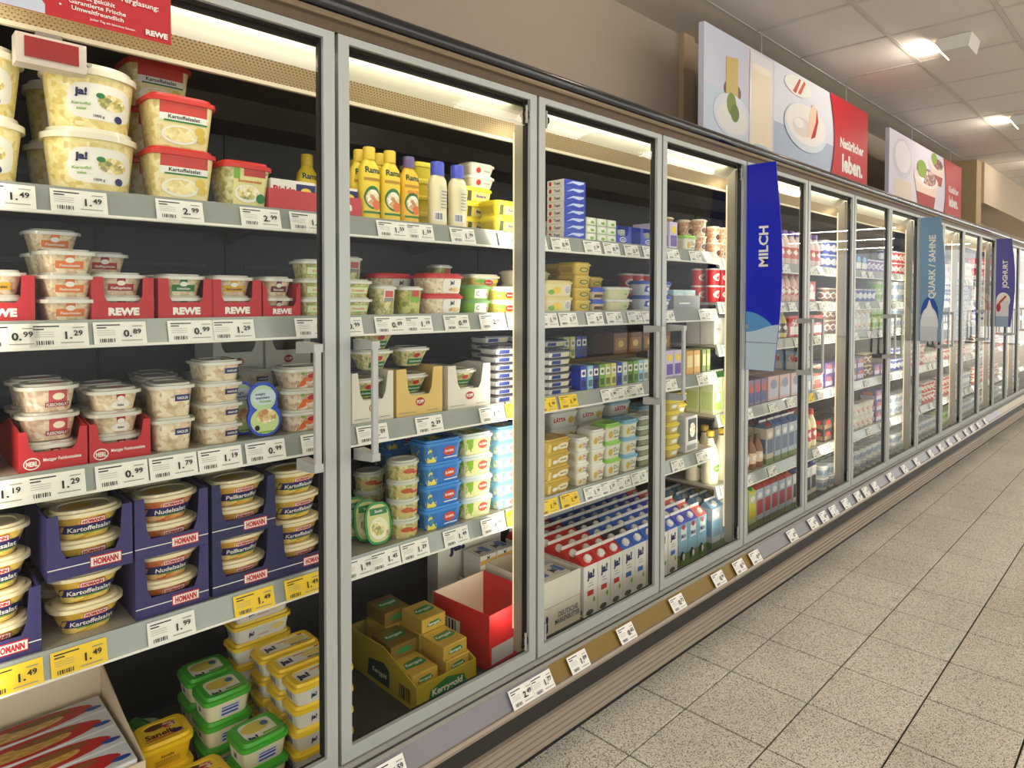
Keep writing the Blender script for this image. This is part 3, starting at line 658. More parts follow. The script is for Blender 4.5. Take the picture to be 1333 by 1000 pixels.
tray('navy2',.138,.25,.128,.128,.128,mat((34,38,86),.5),mat((120,108,100),.7),notch=(.052,.046,.040),slope=False,front=[('r',-.5,.17,.5,.185,W1),('r',-.02,.08,.36,.26,mat((196,30,36),.5)),('r',-.01,.10,.35,.24,W1),('t','HOMANN',.17,.17,.10,mat((196,30,36),.5),.3,.05)])
POPP=[('e',.0,.28,.1,.09,mat((176,28,44),.5)),('t','POPP',0,.28,.08,W1,.15,.03),('r',-.46,.07,-.1,.085,GREY),('r',.14,.07,.4,.085,GREY)]
tray('popp_w',.120,.26,.135,.135,.10,WCARD,CARD,notch=(.044,.034,.060),front=POPP,slope=False)
tray('popp_y',.150,.26,.135,.135,.10,mat((224,190,112),.6),CARD,notch=(.045,.036,.058),front=POPP,slope=False)
tray('popp_w2',.158,.26,.132,.132,.10,WCARD,CARD,notch=(.052,.040,.058),front=POPP,slope=False)
tray('popp_b',.130,.15,.12,.12,.10,WCARD,CARD,notch=(.05,.04,.06),front=POPP,slope=False)
tray('biskin_tray',.235,.22,.052,.056,.05,mat((196,60,66),.5),CARD,front=[('t','Biskin',.24,.55,.42,W1,.32,.05),('t','GOLD',.24,.18,.15,W1,.14)])
pack('biskin','fat_block_pack','pack',.108,.06,.074,W1,front=[('r',.06,.0,.5,.9,NAVYC),('t','Biskin',-.2,.66,.24,mat((196,40,46),.5),.5,.04),('r',-.45,.45,0,.48,GREY),('e',.28,.66,.12,.12,YEL),('r',-.48,.2,.0,.36,mat((226,130,90),.5))])
BP_=[(0,.9),(.03,1),(.30,.96),(.62,1),(.72,.92),(.80,.62),(.84,.5),(1,.5)]
RAM=[('t','Rama',.02,.68,.085,mat((20,70,60),.5),.75,.03),('r',-.4,.53,.4,.57,mat((190,140,40),.4),6),('e',0,.30,.4,.16,mat((40,120,60),.4)),('e',0,.29,.34,.12,PLATE),('e',.16,.20,.2,.07,ORA),('r',-.42,.08,.42,.11,GRN2,6)]
bottle('rama','squeeze_bottle','bottle',.058,.042,.196,YEL,mat((226,196,60),.35),BP_,.84,front=RAM)
bottle('rama_o','squeeze_bottle','bottle',.058,.042,.190,mat((246,196,50),.35,coat=.2),mat((104,92,140),.35),BP_,.84,front=[c for c in RAM]+[('t','VITALTE',0,.46,.05,ORA,.6)])
bottle('white_squeeze','squeeze_bottle','bottle',.058,.044,.190,mat((238,228,188),.35,coat=.2),mat((78,92,206),.35),BP_,.80,front=[('r',-.4,.08,.1,.22,W1,6),('b',-.36,.1,.06,.2,NAVYC),('r',-.1,.26,.36,.62,mat((226,220,196),.4),6)]+[('r',-.06,.28+.05*i,.3,.295+.05*i,GREY,4) for i in range(6)])
tub('butaris','margarine_tub','tub',.118,.095,.051,mat((238,218,60),.35),mat((246,226,50),.35),t=.9,p=7,lh=.011,lip=.003,front=[('r',-.2,.14,.42,.86,mat((246,232,130),.4),4),('t','Butaris',.1,.55,.26,mat((86,66,150),.5),.5,.04),('r',-.46,.1,-.24,.9,mat((70,80,40),.5),2)],side=[('r',-.35,.2,.3,.8,mat((200,180,50),.4))])
tub('lard','spread_tub','tub',.105,.085,.040,mat((226,220,206),.4),mat((232,228,212),.35),t=.84,p=5,lh=.009,lip=.003,front=[('e',-.16,.5,.09,.3,REDL),('t','Schmalz',.16,.5,.2,GREY,.4)])
tub('yellow_flat','margarine_tub','tub',.092,.10,.050,mat((226,206,60),.4),mat((236,216,60),.4),t=.88,p=6,lh=.012)
# second shelf, right door
tub('cup_y','delicatessen_cup','cup',.062,.07,.082,GREENY,CLEAR,t=.84,p=3,lh=.008,lip=.004,front=[('r',-.2,.5,.3,.98,W1,6),('r',-.15,.66,.25,.9,mat((206,90,80),.4),6),('r',-.18,.5,.28,.64,GREY,6)])
tub('cup_g','delicatessen_cup','cup',.072,.075,.080,food('pickle',[(.2,(120,130,40)),(.5,(176,178,80)),(.8,(210,206,140))],80),CLEAR,t=.84,p=3,lh=.008,lip=.004,front=[('r',-.1,.48,.3,.98,GREENP,6),('r',-.05,.7,.25,.95,mat((206,70,60),.4),6)])
tub('ja_red','spread_tub','tub',.130,.105,.060,CREAMY,REDL,t=.9,p=4,lh=.012,lip=.004,front=[('e',.16,.5,.28,.47,W1,4),ja(.14,.7,.24),('e',.2,.25,.16,.16,PLATE)])
tub('gr_white','spread_tub','tub',.088,.09,.044,GREENP,mat((110,160,90),.4),t=.9,p=6,lh=.009,front=[('r',-.24,.08,.46,.9,W1,4),('t','C',-.1,.5,.4,GRN2,.2),('e',.32,.4,.06,.16,PINK)])
tub('cream_red','spread_tub','tub',.118,.10,.042,mat((222,196,90),.4),mat((236,228,200),.35),t=.9,p=5,lh=.010,lip=.004,front=[('r',-.48,.0,.48,.38,mat((206,176,60),.4),8),('r',-.48,.38,.48,.92,mat((206,214,216),.4),8),('e',-.2,.6,.2,.22,GREENP),('e',.3,.62,.14,.2,YEL),('e',.05,.46,.15,.3,REDL),('t','Brunch',.05,.46,.18,W1,.25)])
tub('pot_w','spread_tub','tub',.090,.09,.048,mat((236,226,196),.4),mat((232,222,190),.35),t=.86,p=3,lh=.009,lip=.004,front=[('e',.02,.5,.3,.3,mat((222,200,140),.4)),('t','Almette',.02,.5,.16,GRN2,.4)])
# third shelf, right door
tub('flat_wb','cheese_tray','pack',.112,.10,.0255,mat((236,236,232),.35),mat((70,66,76),.25,coat=.4),t=.94,p=6,lh=.005,lip=.006,front=[('r',-.46,.1,.0,.7,mat((46,62,140),.45),4),('r',.04,.1,.46,.7,mat((226,216,180),.45),4)])
# fourth shelf
tub('rcup','round_salad_cup','cup',.084,.084,.0555,GREENY,mat((206,206,192),.3),t=.92,p=2,lh=.010,lip=.003,front=[('r',-.4,.2,.4,.72,mat((206,186,120),.45),10),('e',-.1,.55,.2,.16,mat((186,90,50),.45)),('r',.02,.36,.34,.5,mat((196,60,50),.45),6)])
def marg(key,w,h,body,lid,flor,txt='RAMA',rd=mat((206,70,50),.45)):
    tub(key,'margarine_tub','tub',w,.105,h,body,lid,t=.9,p=7,lh=.012,lip=.003,front=[('r',-.48,.02,-.2,.98,flor,4),('e',.14,.55,.16,.26,rd),('t',txt,.14,.56,.15,W1,.26,.03),('r',.0,.16,.36,.22,W1,4)],side=[('r',-.3,.1,.4,.9,flor,4)],top=[('r',-.4,-.4,.4,.4,flor,2)])
marg('rama_b',.128,.066,mat((44,120,206),.35,coat=.2),mat((60,140,220),.35),FLORAL)
marg('rama_g',.108,.066,mat((226,226,160),.35),mat((214,226,226),.35),food('flower_print2',[(.4,(140,190,50)),(.55,(226,226,130)),(.7,(246,240,190))],60))
marg('rama_l',.104,.0445,mat((206,222,240),.35),mat((130,186,236),.35),food('flower_print3',[(.4,(120,176,226)),(.55,(226,226,150)),(.7,(240,240,226))],70),'Lätta',mat((226,150,150),.45))
# deck
def jat(key,rim,w,d,h):
    tub(key,'margarine_tub','tub',w,d,h,mat((236,226,190),.4),rim,t=.88,p=6,lh=.016,lip=.004,front=[('r',-.2,.12,.24,.70,mat((214,214,214),.45),4),('r',-.16,.2,.2,.3,BLU,2),('r',-.16,.4,.2,.5,BLU,2),('r',-.16,.58,.2,.64,BLU,2)],side=[('r',-.3,.1,.3,.8,W1),ja(0,.5,.3)],top=[('r',-.40,-.40,.40,.40,W1,2),('e',-.02,.08,.30,.22,mat((226,206,90),.4)),('e',.18,.1,.08,.1,mat((60,110,170),.4)),ja(-.2,-.3,.16,NAVY,.3),('r',.0,-.34,.34,-.26,GREENP)])
jat('ja_green',GRN,.105,.108,.064)
tub('ja_yellow','margarine_tub','tub',.148,.086,.0565,mat((226,222,210),.4),mat((240,200,50),.35),t=.9,p=7,lh=.014,lip=.004,front=[('r',-.44,.12,.44,.78,mat((214,212,206),.45),4),ja(-.2,.48,.26,NAVY,.25),('e',.26,.5,.12,.22,mat((226,206,130),.4)),('r',-.1,.26,.1,.3,ORA)],side=[('r',-.3,.2,.2,.7,W1),('b',-.26,.24,.16,.66,NAVYC)],top=[('r',-.42,-.36,.42,.36,W1,2),('e',.18,.0,.18,.2,mat((232,214,120),.4)),ja(-.26,-.02,.26,NAVY,.22),('r',-.12,.1,.06,.16,ORA),('r',.28,.2,.36,.28,REDL),('t','Margarine',.2,-.26,.1,INK,.3)])
tub('sanella','margarine_tub','tub',.105,.108,.068,mat((246,196,30),.35),mat((250,206,30),.35),t=.88,p=6,lh=.016,lip=.004,front=[('t','Sanella',.0,.62,.14,BRN,.5,.01)]+[('r',-.24,.2+.08*i,.24,.22+.08*i,BRN,2) for i in range(4)],top=[('r',-.40,-.40,.40,.40,mat((252,216,60),.35),2),('e',-.1,.22,.2,.12,BRN),('e',.16,.16,.13,.13,FRUIT),('t','Sanella',-.05,-.12,.2,mat((120,30,40),.5),.6,.03),('r',-.36,-.32,.36,-.26,ORA),('e',.24,-.22,.11,.08,NAVYC)])
tub('green_small','margarine_tub','tub',.090,.082,.060,mat((206,216,190),.4),mat((30,120,50),.4),t=.88,p=6,lh=.014,front=[('r',-.34,.1,.34,.9,mat((120,130,110),.5),4)],side=[('r',-.34,.1,.34,.9,mat((90,100,90),.5),4)],top=[('r',-.4,-.4,.4,.4,mat((110,130,80),.4),2),('e',0,0,.25,.2,DISH)])
pack('fries','potato_snack_pack','pack',.29,.084,.18,mat((226,226,232),.45),top=[('e',-.02,.0,.45,.45,mat((204,40,44),.45)),('e',-.08,-.06,.32,.27,FRIES),('e',.10,.16,.2,.14,mat((150,96,50),.5)),('e',.42,-.2,.06,.1,mat((40,80,170),.4))],front=[('e',0,.6,.4,.3,mat((204,40,44),.45)),('e',0,.6,.3,.2,FRIES),('t','Finello',0,.16,.12,mat((40,80,170),.4),.7)])
tray('fries_tray',.315,.385,.178,.205,.255,mat((222,204,176),.65),mat((222,204,176),.65),name='display_tray',front=[])
KG=mat((204,168,70),.35,.25)
pack('kerry','butter_pack','butter',.086,.118,.043,KG,top=[('p',[(-.4,-.12),(-.3,.16),(.32,.22),(.42,-.08),(.2,-.16)],GRN2),('t','Kerrygold',.0,.03,.13,W1,.6,.02)],front=[('p',[(-.3,.36),(-.2,.66),(.2,.7),(.32,.42),(.1,.3)],GRN2),('t','Kerrygold',0,.5,.2,W1,.45,.02)],bodyname='wrapped_block')
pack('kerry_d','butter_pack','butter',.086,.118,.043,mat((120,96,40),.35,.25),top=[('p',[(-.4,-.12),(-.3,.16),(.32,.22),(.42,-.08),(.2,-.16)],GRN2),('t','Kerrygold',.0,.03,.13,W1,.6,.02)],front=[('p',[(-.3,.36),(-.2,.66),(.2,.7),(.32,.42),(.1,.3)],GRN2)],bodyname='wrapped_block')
tray('kerry_tray',.208,.40,.075,.13,.12,OLIVE,mat((150,130,60),.6),front=[('p',[(-.32,.2),(-.28,.62),(0,.86),(.28,.66),(.34,.24),(0,.3)],GRN2),('t','Kerrygold',0,.5,.26,W1,.56,.03)],side=[('p',[(-.18,.2),(-.16,.9),(.06,1.1),(.14,.9),(.14,.2)],mat((20,60,60),.4)),('t','Kerrygold',0,.6,.2,W1,.24),('b',.28,.2,.44,.75,INK)])
k=tray('red_box',.225,.285,.178,.178,.178,mat((200,34,36),.5),mat((226,206,180),.65),name='carton_box',slope=False,front=[('r',-.46,.1,-.04,.4,mat((190,190,186),.5))],side=[('r',-.45,.42,.0,.66,W1),('b',-.42,.44,-.04,.64,INK),('r',-.45,.1,.1,.3,mat((214,204,190),.5))])
tray('white_box',.20,.30,.19,.19,.19,WCARD,CARD,name='carton_box',slope=False,front=[('t','DEUTSCHE',.18,.3,.10,mat((90,90,120),.5),.5),('t','MARKENBUTTER',.16,.18,.10,mat((90,90,120),.5),.62),('t','!',-.34,.26,.2,NAVY,.1,.05),('r',-.5,.5,.5,.51,GREY)])
tray('low_box',.17,.13,.11,.11,.11,WCARD,CARD,name='carton_box',slope=False)
tray('ja_box',.30,.07,.33,.33,.33,WCARD,CARD,name='carton_box',slope=False,front=[ja(-.2,.72,.17,NAVY,.3),('t','FRISCHE',.24,.76,.08,mat((80,80,100),.5),.4)])
pack('butter_w','butter_pack','butter',.075,.105,.034,mat((232,226,212),.4),top=[ja(-.1,0,.3,NAVY,.4),('r',.1,-.3,.4,.3,mat((90,120,190),.4))],front=[('r',-.5,0,.5,.5,mat((206,160,70),.4)),ja(0,.7,.3,NAVY,.3)],bodyname='wrapped_block')
# cartons
CW=mat((236,232,226),.4)
def milk(key,gable,acc,side2=None):
    carton(key,.071,.190,CW,gable,mat((240,236,228),.35),front=[('t','ja!',.02,.82,.155,NAVY,.74,.05),('r',-.26,.40,.2,.50,acc,2),('r',-.2,.58,.2,.595,GREY),('r',-.2,.64,.1,.655,GREY),('e',-.1,.07,.28,.055,mat((90,96,80),.5)),('e',.22,.3,.08,.05,GREENP)],side=[('t','ja!',-.1,.78,.09,mat((150,110,110),.5),.35),('r',-.36,.30,.3,.44,mat((196,190,206),.5)),('r',-.4,.04,.4,.13,mat((150,140,190),.5))]+[('r',-.34,.5+.05*i,.28,.51+.05*i,GREY) for i in range(4)])
milk('milk_r',mat((196,40,38),.4),mat((204,60,50),.45)); milk('milk_b',mat((50,96,190),.4),mat((70,110,190),.45)); milk('milk_k',mat((40,44,56),.4),mat((60,80,150),.45))
def cow(key,gable):
    carton(key,.071,.190,mat((140,182,206),.4),gable,mat((238,234,228),.35),front=[('r',-.5,0,.5,.30,mat((96,126,60),.5)),('e',-.1,.26,.2,.10,INK),('e',.05,.22,.12,.08,W1),('e',-.3,.2,.06,.12,INK),('r',-.3,.62,.3,.9,mat((226,236,240),.45)),('e',0,.92,.16,.06,REDL),('t','Milch',0,.72,.10,NAVYC,.5)],side=[('r',-.5,0,.5,.3,mat((100,126,64),.5)),('r',-.32,.45,.3,.8,mat((206,224,232),.45)),('e',0,.24,.22,.1,INK)])
cow('cow_b',mat((66,70,190),.4)); cow('cow_r',mat((226,104,92),.4)); cow('cow_w',mat((206,120,110),.4))
carton('gable_white',.075,.122,mat((214,208,196),.45),mat((226,220,208),.45),None,front=[('e',0,.6,.3,.2,mat((190,180,170),.5)),('t','Ayran',0,.6,.1,GREY,.4)],gh=.04,name='cream_carton')
carton('green_carton',.075,.17,mat((220,226,180),.45),mat((70,150,70),.45),None,front=[('r',-.4,.1,.4,.6,mat((170,206,90),.45)),('e',0,.45,.3,.16,W1)],side=[('r',-.4,.1,.4,.6,mat((196,214,140),.45))],gh=.03,name='juice_carton')
# shelf goods of the second case
pack('foil_pack','cheese_slice_pack','pack',.108,.088,.026,mat((224,220,212),.45),front=[('r',-.5,0,.5,1,mat((44,66,180),.3,.2),2),('p',[(-.4,.3),(-.1,.6),(.2,.4),(.42,.7),(.42,.9),(-.1,.85)],mat((190,206,236),.3))],side=[('e',-.3,.5,.08,.3,REDL),('t','Toast',.1,.5,.4,INK,.5)])
pack('pouch','mozzarella_pouch','pack',.05,.08,.028,mat((210,218,196),.3),front=[('e',0,.5,.4,.4,W1),('e',.1,.4,.2,.2,GREENP)],bodyname='pouch')
tray('blue_tray',.10,.2,.07,.085,.07,mat((36,64,176),.45),WCARD,notch=(.034,.03,.032),front=[('e',0,.24,.2,.14,W1),('e',0,.24,.17,.1,mat((36,64,176),.45)),('t','Sahne',0,.24,.1,W1,.28)])
tub('choc_cup','dessert_cup','cup',.066,.066,.074,BROWNY,mat((226,206,180),.4),t=.8,p=2.4,lh=.006,lip=.003,n=20,front=[('e',.05,.36,.34,.26,W1),('e',.05,.36,.28,.2,BRN),('t','Pudding',.05,.36,.12,W1,.5)])
tub('choc_cup2','dessert_cup','cup',.066,.066,.074,food('caramel',[(.3,(190,130,90)),(.6,(226,190,150)),(.8,(240,222,196))],100),mat((230,214,190),.4),t=.8,p=2.4,lh=.006,lip=.003,n=20,front=[('e',.05,.36,.34,.26,W1),('e',.05,.36,.28,.2,BRN)])
tray('brown_tray',.30,.20,.045,.05,.045,mat((62,36,30),.5),CARD,front=[('e',-.3,.5,.06,.3,PINK),('e',0,.5,.06,.3,W1),('e',.3,.5,.06,.3,PINK)])
tub('gold_tub','butter_tub','tub',.082,.10,.0445,GLD2,mat((206,176,70),.3,.2),t=.92,p=7,lh=.010,front=[('e',.05,.5,.28,.24,GRN2),('e',.05,.5,.2,.14,GLD2)],side=[('r',-.3,.2,.3,.8,mat((170,140,50),.4))])
tub('butter_cream','butter_tub','tub',.128,.10,.055,mat((232,222,176),.4),mat((222,206,140),.35),t=.94,p=7,lh=.010,front=[('e',.28,.5,.14,.4,W1),('e',.28,.5,.11,.3,mat((190,190,200),.4)),('e',-.15,.45,.16,.28,mat((240,204,60),.4)),('e',-.34,.3,.1,.2,GREENP)])
tub('small_bl','cheese_tub','tub',.075,.08,.044,mat((214,196,160),.3),mat((50,80,190),.35),t=.8,p=4,lh=.014,lip=.003,front=[('r',-.3,.2,.3,.6,BRN,4)])
tub('feta','cheese_tub','tub',.150,.11,.046,mat((226,222,180),.25,coat=.3),CLEAR,t=.82,p=4,lh=.008,lip=.006,front=[('r',.0,.2,.4,.75,mat((206,214,160),.4),6),('t','Feta',.2,.48,.2,GRN2,.3)])
tub('mozz','cheese_tub','tub',.10,.10,.06,mat((206,210,220),.25),mat((50,80,180),.35),t=.74,p=3,lh=.012,front=[('r',-.3,.3,.3,.8,mat((50,80,180),.4),6),('e',0,.55,.2,.2,W1)])
tub('red_cup','yoghurt_cup','cup',.070,.070,.080,mat((206,44,44),.35),mat((226,214,206),.35),t=.82,p=2,lh=.006,lip=.003,n=20,front=[('e',0,.5,.36,.24,W1),('e',0,.5,.3,.18,FRUIT)])
pack('ltblue_pack','dessert_pack','pack',.085,.07,.082,mat((190,222,232),.45),front=[('e',0,.5,.36,.3,W1),('e',0,.5,.3,.22,PLATE),('r',-.5,0,.5,.14,LBL)],side=[('r',-.4,.3,.4,.6,mat((150,160,170),.5))])
tray('grey_tray',.20,.18,.06,.085,.07,mat((150,156,160),.5),CARD,front=[('r',-.3,.4,.1,.5,W1)])
for i,c in enumerate([(40,70,180),(150,200,220),(120,170,70),(190,200,120),(60,60,130),(226,216,120),(200,120,60),(200,210,206),(96,140,60)]):
    pack('bar%d'%i,'cheese_block_pack','pack',.030,.09,.088,mat(c,.4),front=[('r',-.4,.55,.4,.85,W1),('r',-.36,.12,.36,.4,mat(tuple(int(v*.6) for v in c),.45)),('e',0,.7,.25,.08,mat(tuple(int(v*.7) for v in c),.45))],side=[('r',-.4,.2,.4,.7,mat(tuple(min(255,int(v*1.2)) for v in c),.45))])
pack('brown_box','cheese_box','carton box',.095,.12,.092,mat((116,78,36),.5),front=[('r',-.4,.2,.4,.75,mat((160,112,50),.5)),('e',0,.48,.2,.16,mat((226,190,90),.45))])
pack('cream_box','cheese_box','carton box',.055,.10,.115,mat((206,196,222),.5),front=[('r',-.4,.1,.4,.5,mat((110,90,170),.5)),('e',0,.72,.3,.14,YEL)],side=[('r',-.4,.1,.4,.5,mat((120,100,170),.5))])
pack('wafer','wafer_pack','pack',.05,.07,.105,mat((222,170,90),.45),front=[('r',-.4,.3,.4,.8,mat((240,220,160),.45))],side=[('r',-.4,.1,.4,.9,mat((196,140,60),.45))])
pack('wafer_g','wafer_pack','pack',.03,.07,.105,mat((120,140,70),.45),front=[('r',-.4,.3,.4,.8,mat((206,206,140),.45))])
tub('gold_marg','margarine_tub','tub',.122,.10,.048,mat((206,170,70),.3,.15),mat((196,164,70),.3,.2),t=.92,p=7,lh=.012,front=[('e',.2,.5,.26,.32,mat((236,226,190),.4)),('t','ButterPlus',.2,.5,.16,BRN,.44),('e',-.15,.4,.1,.2,W1),('r',-.48,.05,-.32,.95,mat((226,206,130),.4),2)])
for nm,lc in (('w',(232,230,222)),('v',(230,228,220)),('g',(150,206,90)),('b',(130,186,216))):
    tub('sp_'+nm,'spread_tub','tub',{'w':.062,'v':.074}.get(nm,.086),.09,{'w':.0435,'v':.064}.get(nm,.068),mat((228,226,206),.4),mat(lc,.35),t=.88,p=6,lh=.012,lip=.003,front=[('t','Du',.12,.6,.3,mat((196,80,60),.5) if nm in 'wv' else mat((130,140,120),.5),.5),('e',-.22,.45,.13,.25,GLD2),('r',.0,.2,.4,.28,GREY,3)],side=[('r',-.3,.2,.3,.8,mat((214,210,180),.45))])
tub('latta','spread_tub','tub',.135,.11,.062,mat((226,222,214),.4),mat((150,190,196),.35),t=.9,p=6,lh=.012,front=[('t','LÄTTA',-.05,.6,.34,mat((206,60,50),.5),.7,.05),('e',.35,.4,.1,.2,GLD2)])
tub('latta2','spread_tub','tub',.150,.11,.062,mat((230,226,214),.4),mat((226,222,210),.35),t=.9,p=6,lh=.012,front=[('t','LÄTTA',-.2,.55,.3,mat((206,60,50),.5),.4,.05),('e',.2,.45,.1,.28,GLD2),('t','Du',.38,.5,.3,mat((206,110,60),.5),.2)])
tub('tin','spread_tub','tub',.074,.09,.041,mat((110,120,106),.35),mat((206,210,196),.3),t=.86,p=5,lh=.009,lip=.005,front=[('r',-.4,.2,.4,.7,mat((150,150,120),.45),6)])
tub('yl_tub','cheese_tub','tub',.092,.09,.050,mat((190,170,80),.35),mat((226,206,60),.35),t=.84,p=4,lh=.010,lip=.004,front=[('r',-.4,.2,.4,.8,mat((206,190,120),.4),6),('e',.0,.5,.2,.2,W1)])
pack('photo_box','dessert_box','carton box',.10,.10,.16,mat((214,214,216),.45),front=[('r',-.3,.3,.4,.92,mat((70,66,70),.5)),('e',.05,.6,.22,.2,PLATE),('r',-.4,.06,.4,.2,GREY)],side=[('r',-.4,.2,.4,.9,mat((190,196,206),.45))])
MB_=[(0,.92),(.03,1),(.52,1),(.64,.82),(.78,.46),(.86,.40),(1,.40)]
bottle('glassmilk','milk_bottle','bottle',.085,.085,.25,mat((240,232,200),.15,coat=.6),mat((226,190,50),.35),MB_,.90,p=2,front=[('e',0,.30,.36,.10,W1),('e',0,.30,.3,.07,GREENP),('t','Milch',0,.3,.04,W1,.4)])
bottle('glassmilk_r','milk_bottle','bottle',.085,.085,.25,mat((238,230,206),.15,coat=.6),mat((214,210,200),.35),MB_,.90,p=2,front=[('e',0,.42,.36,.08,REDL),('e',0,.28,.36,.10,W1),('e',0,.22,.26,.06,GREENP)])
# ------------------------------------------------------------------ blister packs with their own outlines
def blister(key,name,outline,rim,front,w,h,t=.022):
    k=Kind(name,'pack'); k.w,k.d,k.h=w,t,h; m=MB()
    n=len(outline); cx,cz=0,h/2
    sc=lambda f,y:[(cx+(x-cx)*f,y,cz+(z-cz)*f) for x,z in outline]
    m.loft([sc(.84,t/2),sc(.90,-t/2+.006),sc(.90,-t/2+.004)][::-1],rim); m.loft([sc(1,-t/2+.004),sc(1,-t/2)][::-1],rim)
    k.part('tray_body',m); P=Print(lambda u,v,hh:(u,-t/2-hh,v)); draw(P,front,w,h); k.part('label',P); K[key]=k
def eight(w,h,n=40):
    out=[]
    for i in range(n):
        a=2*math.pi*i/n; r=1+.0*math.cos(a); x=math.cos(a); z=math.sin(a)
        wd=(.5 if z<0 else .46)*w*(1-.16*math.exp(-((z-.06)/.25)**2)); out.append((wd*math.copysign(abs(x)**.72,x), h/2+h/2*math.copysign(abs(z)**.9,z)))
    return out
blister('ww','figure_eight_pack',eight(.082,.13),mat((40,76,200),.35),[('e',0,.70,.36,.24,mat((190,220,170),.4)),('e',.0,.28,.40,.24,mat((200,224,150),.4)),('e',.02,.72,.34,.15,mat((206,226,236),.4)),('t','weight',-.08,.78,.05,NAVYC,.5),('t','watchers',-.02,.71,.05,NAVYC,.6),('t','Eiersalat',.05,.64,.045,GREENP,.5),('e',.04,.36,.28,.13,PLATE),('e',-.24,.16,.07,.05,INK),('r',-.2,.06,.2,.09,GREENP)],.082,.13)
blister('green_oval','oval_pack',[(.037*math.copysign(abs(math.cos(a))**.7,math.cos(a)),.0575+.0575*math.copysign(abs(math.sin(a))**.8,math.sin(a))) for a in [2*math.pi*i/32 for i in range(32)]],mat((24,140,60),.35),[('e',0,.5,.42,.44,mat((206,206,140),.4),3),('r',-.3,.70,.36,.86,GRN2),('t','Zaziki',.03,.78,.06,W1,.5),('e',0,.38,.34,.26,mat((232,230,200),.4)),('e',-.04,.38,.24,.18,DISH),('t','1.01',.3,.24,.06,mat((190,40,40),.5),.3,.03,1.57)],.074,.115)
# ================================================================== goods at the near end of the row, beside the first door
for s_,rows_ in enumerate([[('redbucket',2,2),('bucket',1,2)],[('ct_red',3,3),('ct_or',3,2)],[('clear_flat',3,4),('clear_big',2,2)],[('homann_k',2,4),('homann_n',2,3)]]):
    xx=(-.54,-.60,-.56,-.62)[s_]
    for kk,nn,ll in rows_:
        block(kk,xx,SH1[s_],{'redbucket':'red-lidded bucket','bucket':'round bucket','ct_red':'dark red label tub','ct_or':'orange label tub','clear_flat':'flat clear tub','clear_big':'tall clear tub','homann_k':'potato salad tub','homann_n':'pasta salad tub'}[kk]+' in the case at the near end of the row',cols=nn,levels=ll); xx+=nn*(K[kk].w+.012)+.01
block('sanella',-.5,DECK,'yellow margarine tub in the case at the near end of the row',cols=3,levels=2)
# ================================================================== first case: left door
z=SH1[0]
block('bucket',0.1820-.109,z,'round potato salad bucket at the end of the top shelf',levels=2,rows=2,dy=.178)
block('bucket',0.1820-.30,z,'round potato salad bucket beyond the end bucket stack',levels=2)
block('bucket',0.3340-.079,z,'round potato salad bucket next to the red-lidded buckets',levels=2,rows=2,dy=.178,rot=.12)
block('redbucket',0.3960,z,'red-lidded potato salad bucket in the front stack',levels=2,rot=.05)
block('redbucket',0.4200,z,'red-lidded potato salad bucket in the stack behind',levels=3,y=1.83)
block('redbucket2',0.5380,z,'single red-lidded green salad bucket beside the red fat tray',rot=.03)
put('biskin_tray',0.6590+.1175,1.672+.11,z,'low red tray holding white fat block packs')
for i,xx in enumerate((0.6590+.061,0.6590+.175)):
    for r in range(3): put('biskin',xx,1.677+.032+r*.066,z+.0035,('front' if r==0 else 'rear')+' white fat block pack with dark corner standing in red tray','white fat packs in the red tray')
block('rama',0.8300,z,'yellow squeeze bottle behind the red fat tray',cols=3,y=1.86,dx=.064)
block('rama',0.8730,z,'yellow squeeze bottle with green food picture, yellow cap',cols=2,dx=.073,rows=2,dy=.052)
block('rama_o',1.0060,z,'orange-yellow squeeze bottle with violet cap',rot=.05,y=1.672)
block('yellow_flat',1.1190,z,'plain yellow tub in the stack behind white bottles',levels=4,y=1.76)
block('white_squeeze',1.1160,z,'cream white squeeze bottle with blue cap',cols=2,dx=.068,rot=.06)
block('butaris',1.3010,z,'yellow lard tub in the rear yellow stack',levels=3,y=1.775)
block('lard',1.3280,z+.155,'white tub with red dot on the rear yellow stack',levels=2,y=1.78)
block('butaris',1.3430,z,'yellow lard tub in the front yellow stack',levels=2)
block('lard',1.3720,z+.1035,'white tub with red dot on the front yellow stack',levels=2,y=1.685)
# second shelf
z=SH1[1]
put('rewe',0.1620+.015,1.672+.15,z,'red cut-out tray partly beyond the poster door edge')
for i in range(2): put('ct_ye',0.1620+.015,1.69+.055,z+.004+i*.0473,('lower','upper')[i]+' salad tub inside the end red tray')
block('ct_or',0.2230,z,'clear salad tub with orange label, open stack between red trays',levels=3,dx=.12,rot=.03,dz=.0465)
block('ct_or',0.2000,z,'clear salad tub with orange label behind the open stack',levels=4,y=1.80)
RT=[('rewe',119,'ct_red','first'),('rewe',206,'ct_gr','second'),('rewe',276,'ct_ye','third'),('rewe_low',335,'ct_br','fourth')]
for key,px_,tb,nm in RT:
    xx=dict([(119,0.3160),(206,0.4300),(276,0.5330),(335,.6425)])[px_]
    put(key,xx+K[key].w/2,1.668+.15,z,nm+' red cut-out tray, counted from the open salad tub stack')
    for r in range(2):
        for i in range(2): put(tb,xx+K[key].w/2,1.678+.055+r*.118,z+.004+i*.0473,('lower','upper')[i]+(' front' if r==0 else ' rear')+' salad tub inside the %s red tray'%nm)
put('ct_red',0.3160+.05,1.851,z+.0990,'salad tub with dark red label raised at the back of the first red tray')
block('ct_gr',0.4460,z,'salad tub with green label, rear, behind the first red tray',levels=2,y=1.98)
block('ct_green',0.7080,z,'clear tub with green-framed label beside the last red tray',levels=3,rot=.03)
block('ct_green',0.8470,z,'clear tub with green-framed label behind the door gap',levels=2,rot=.03)
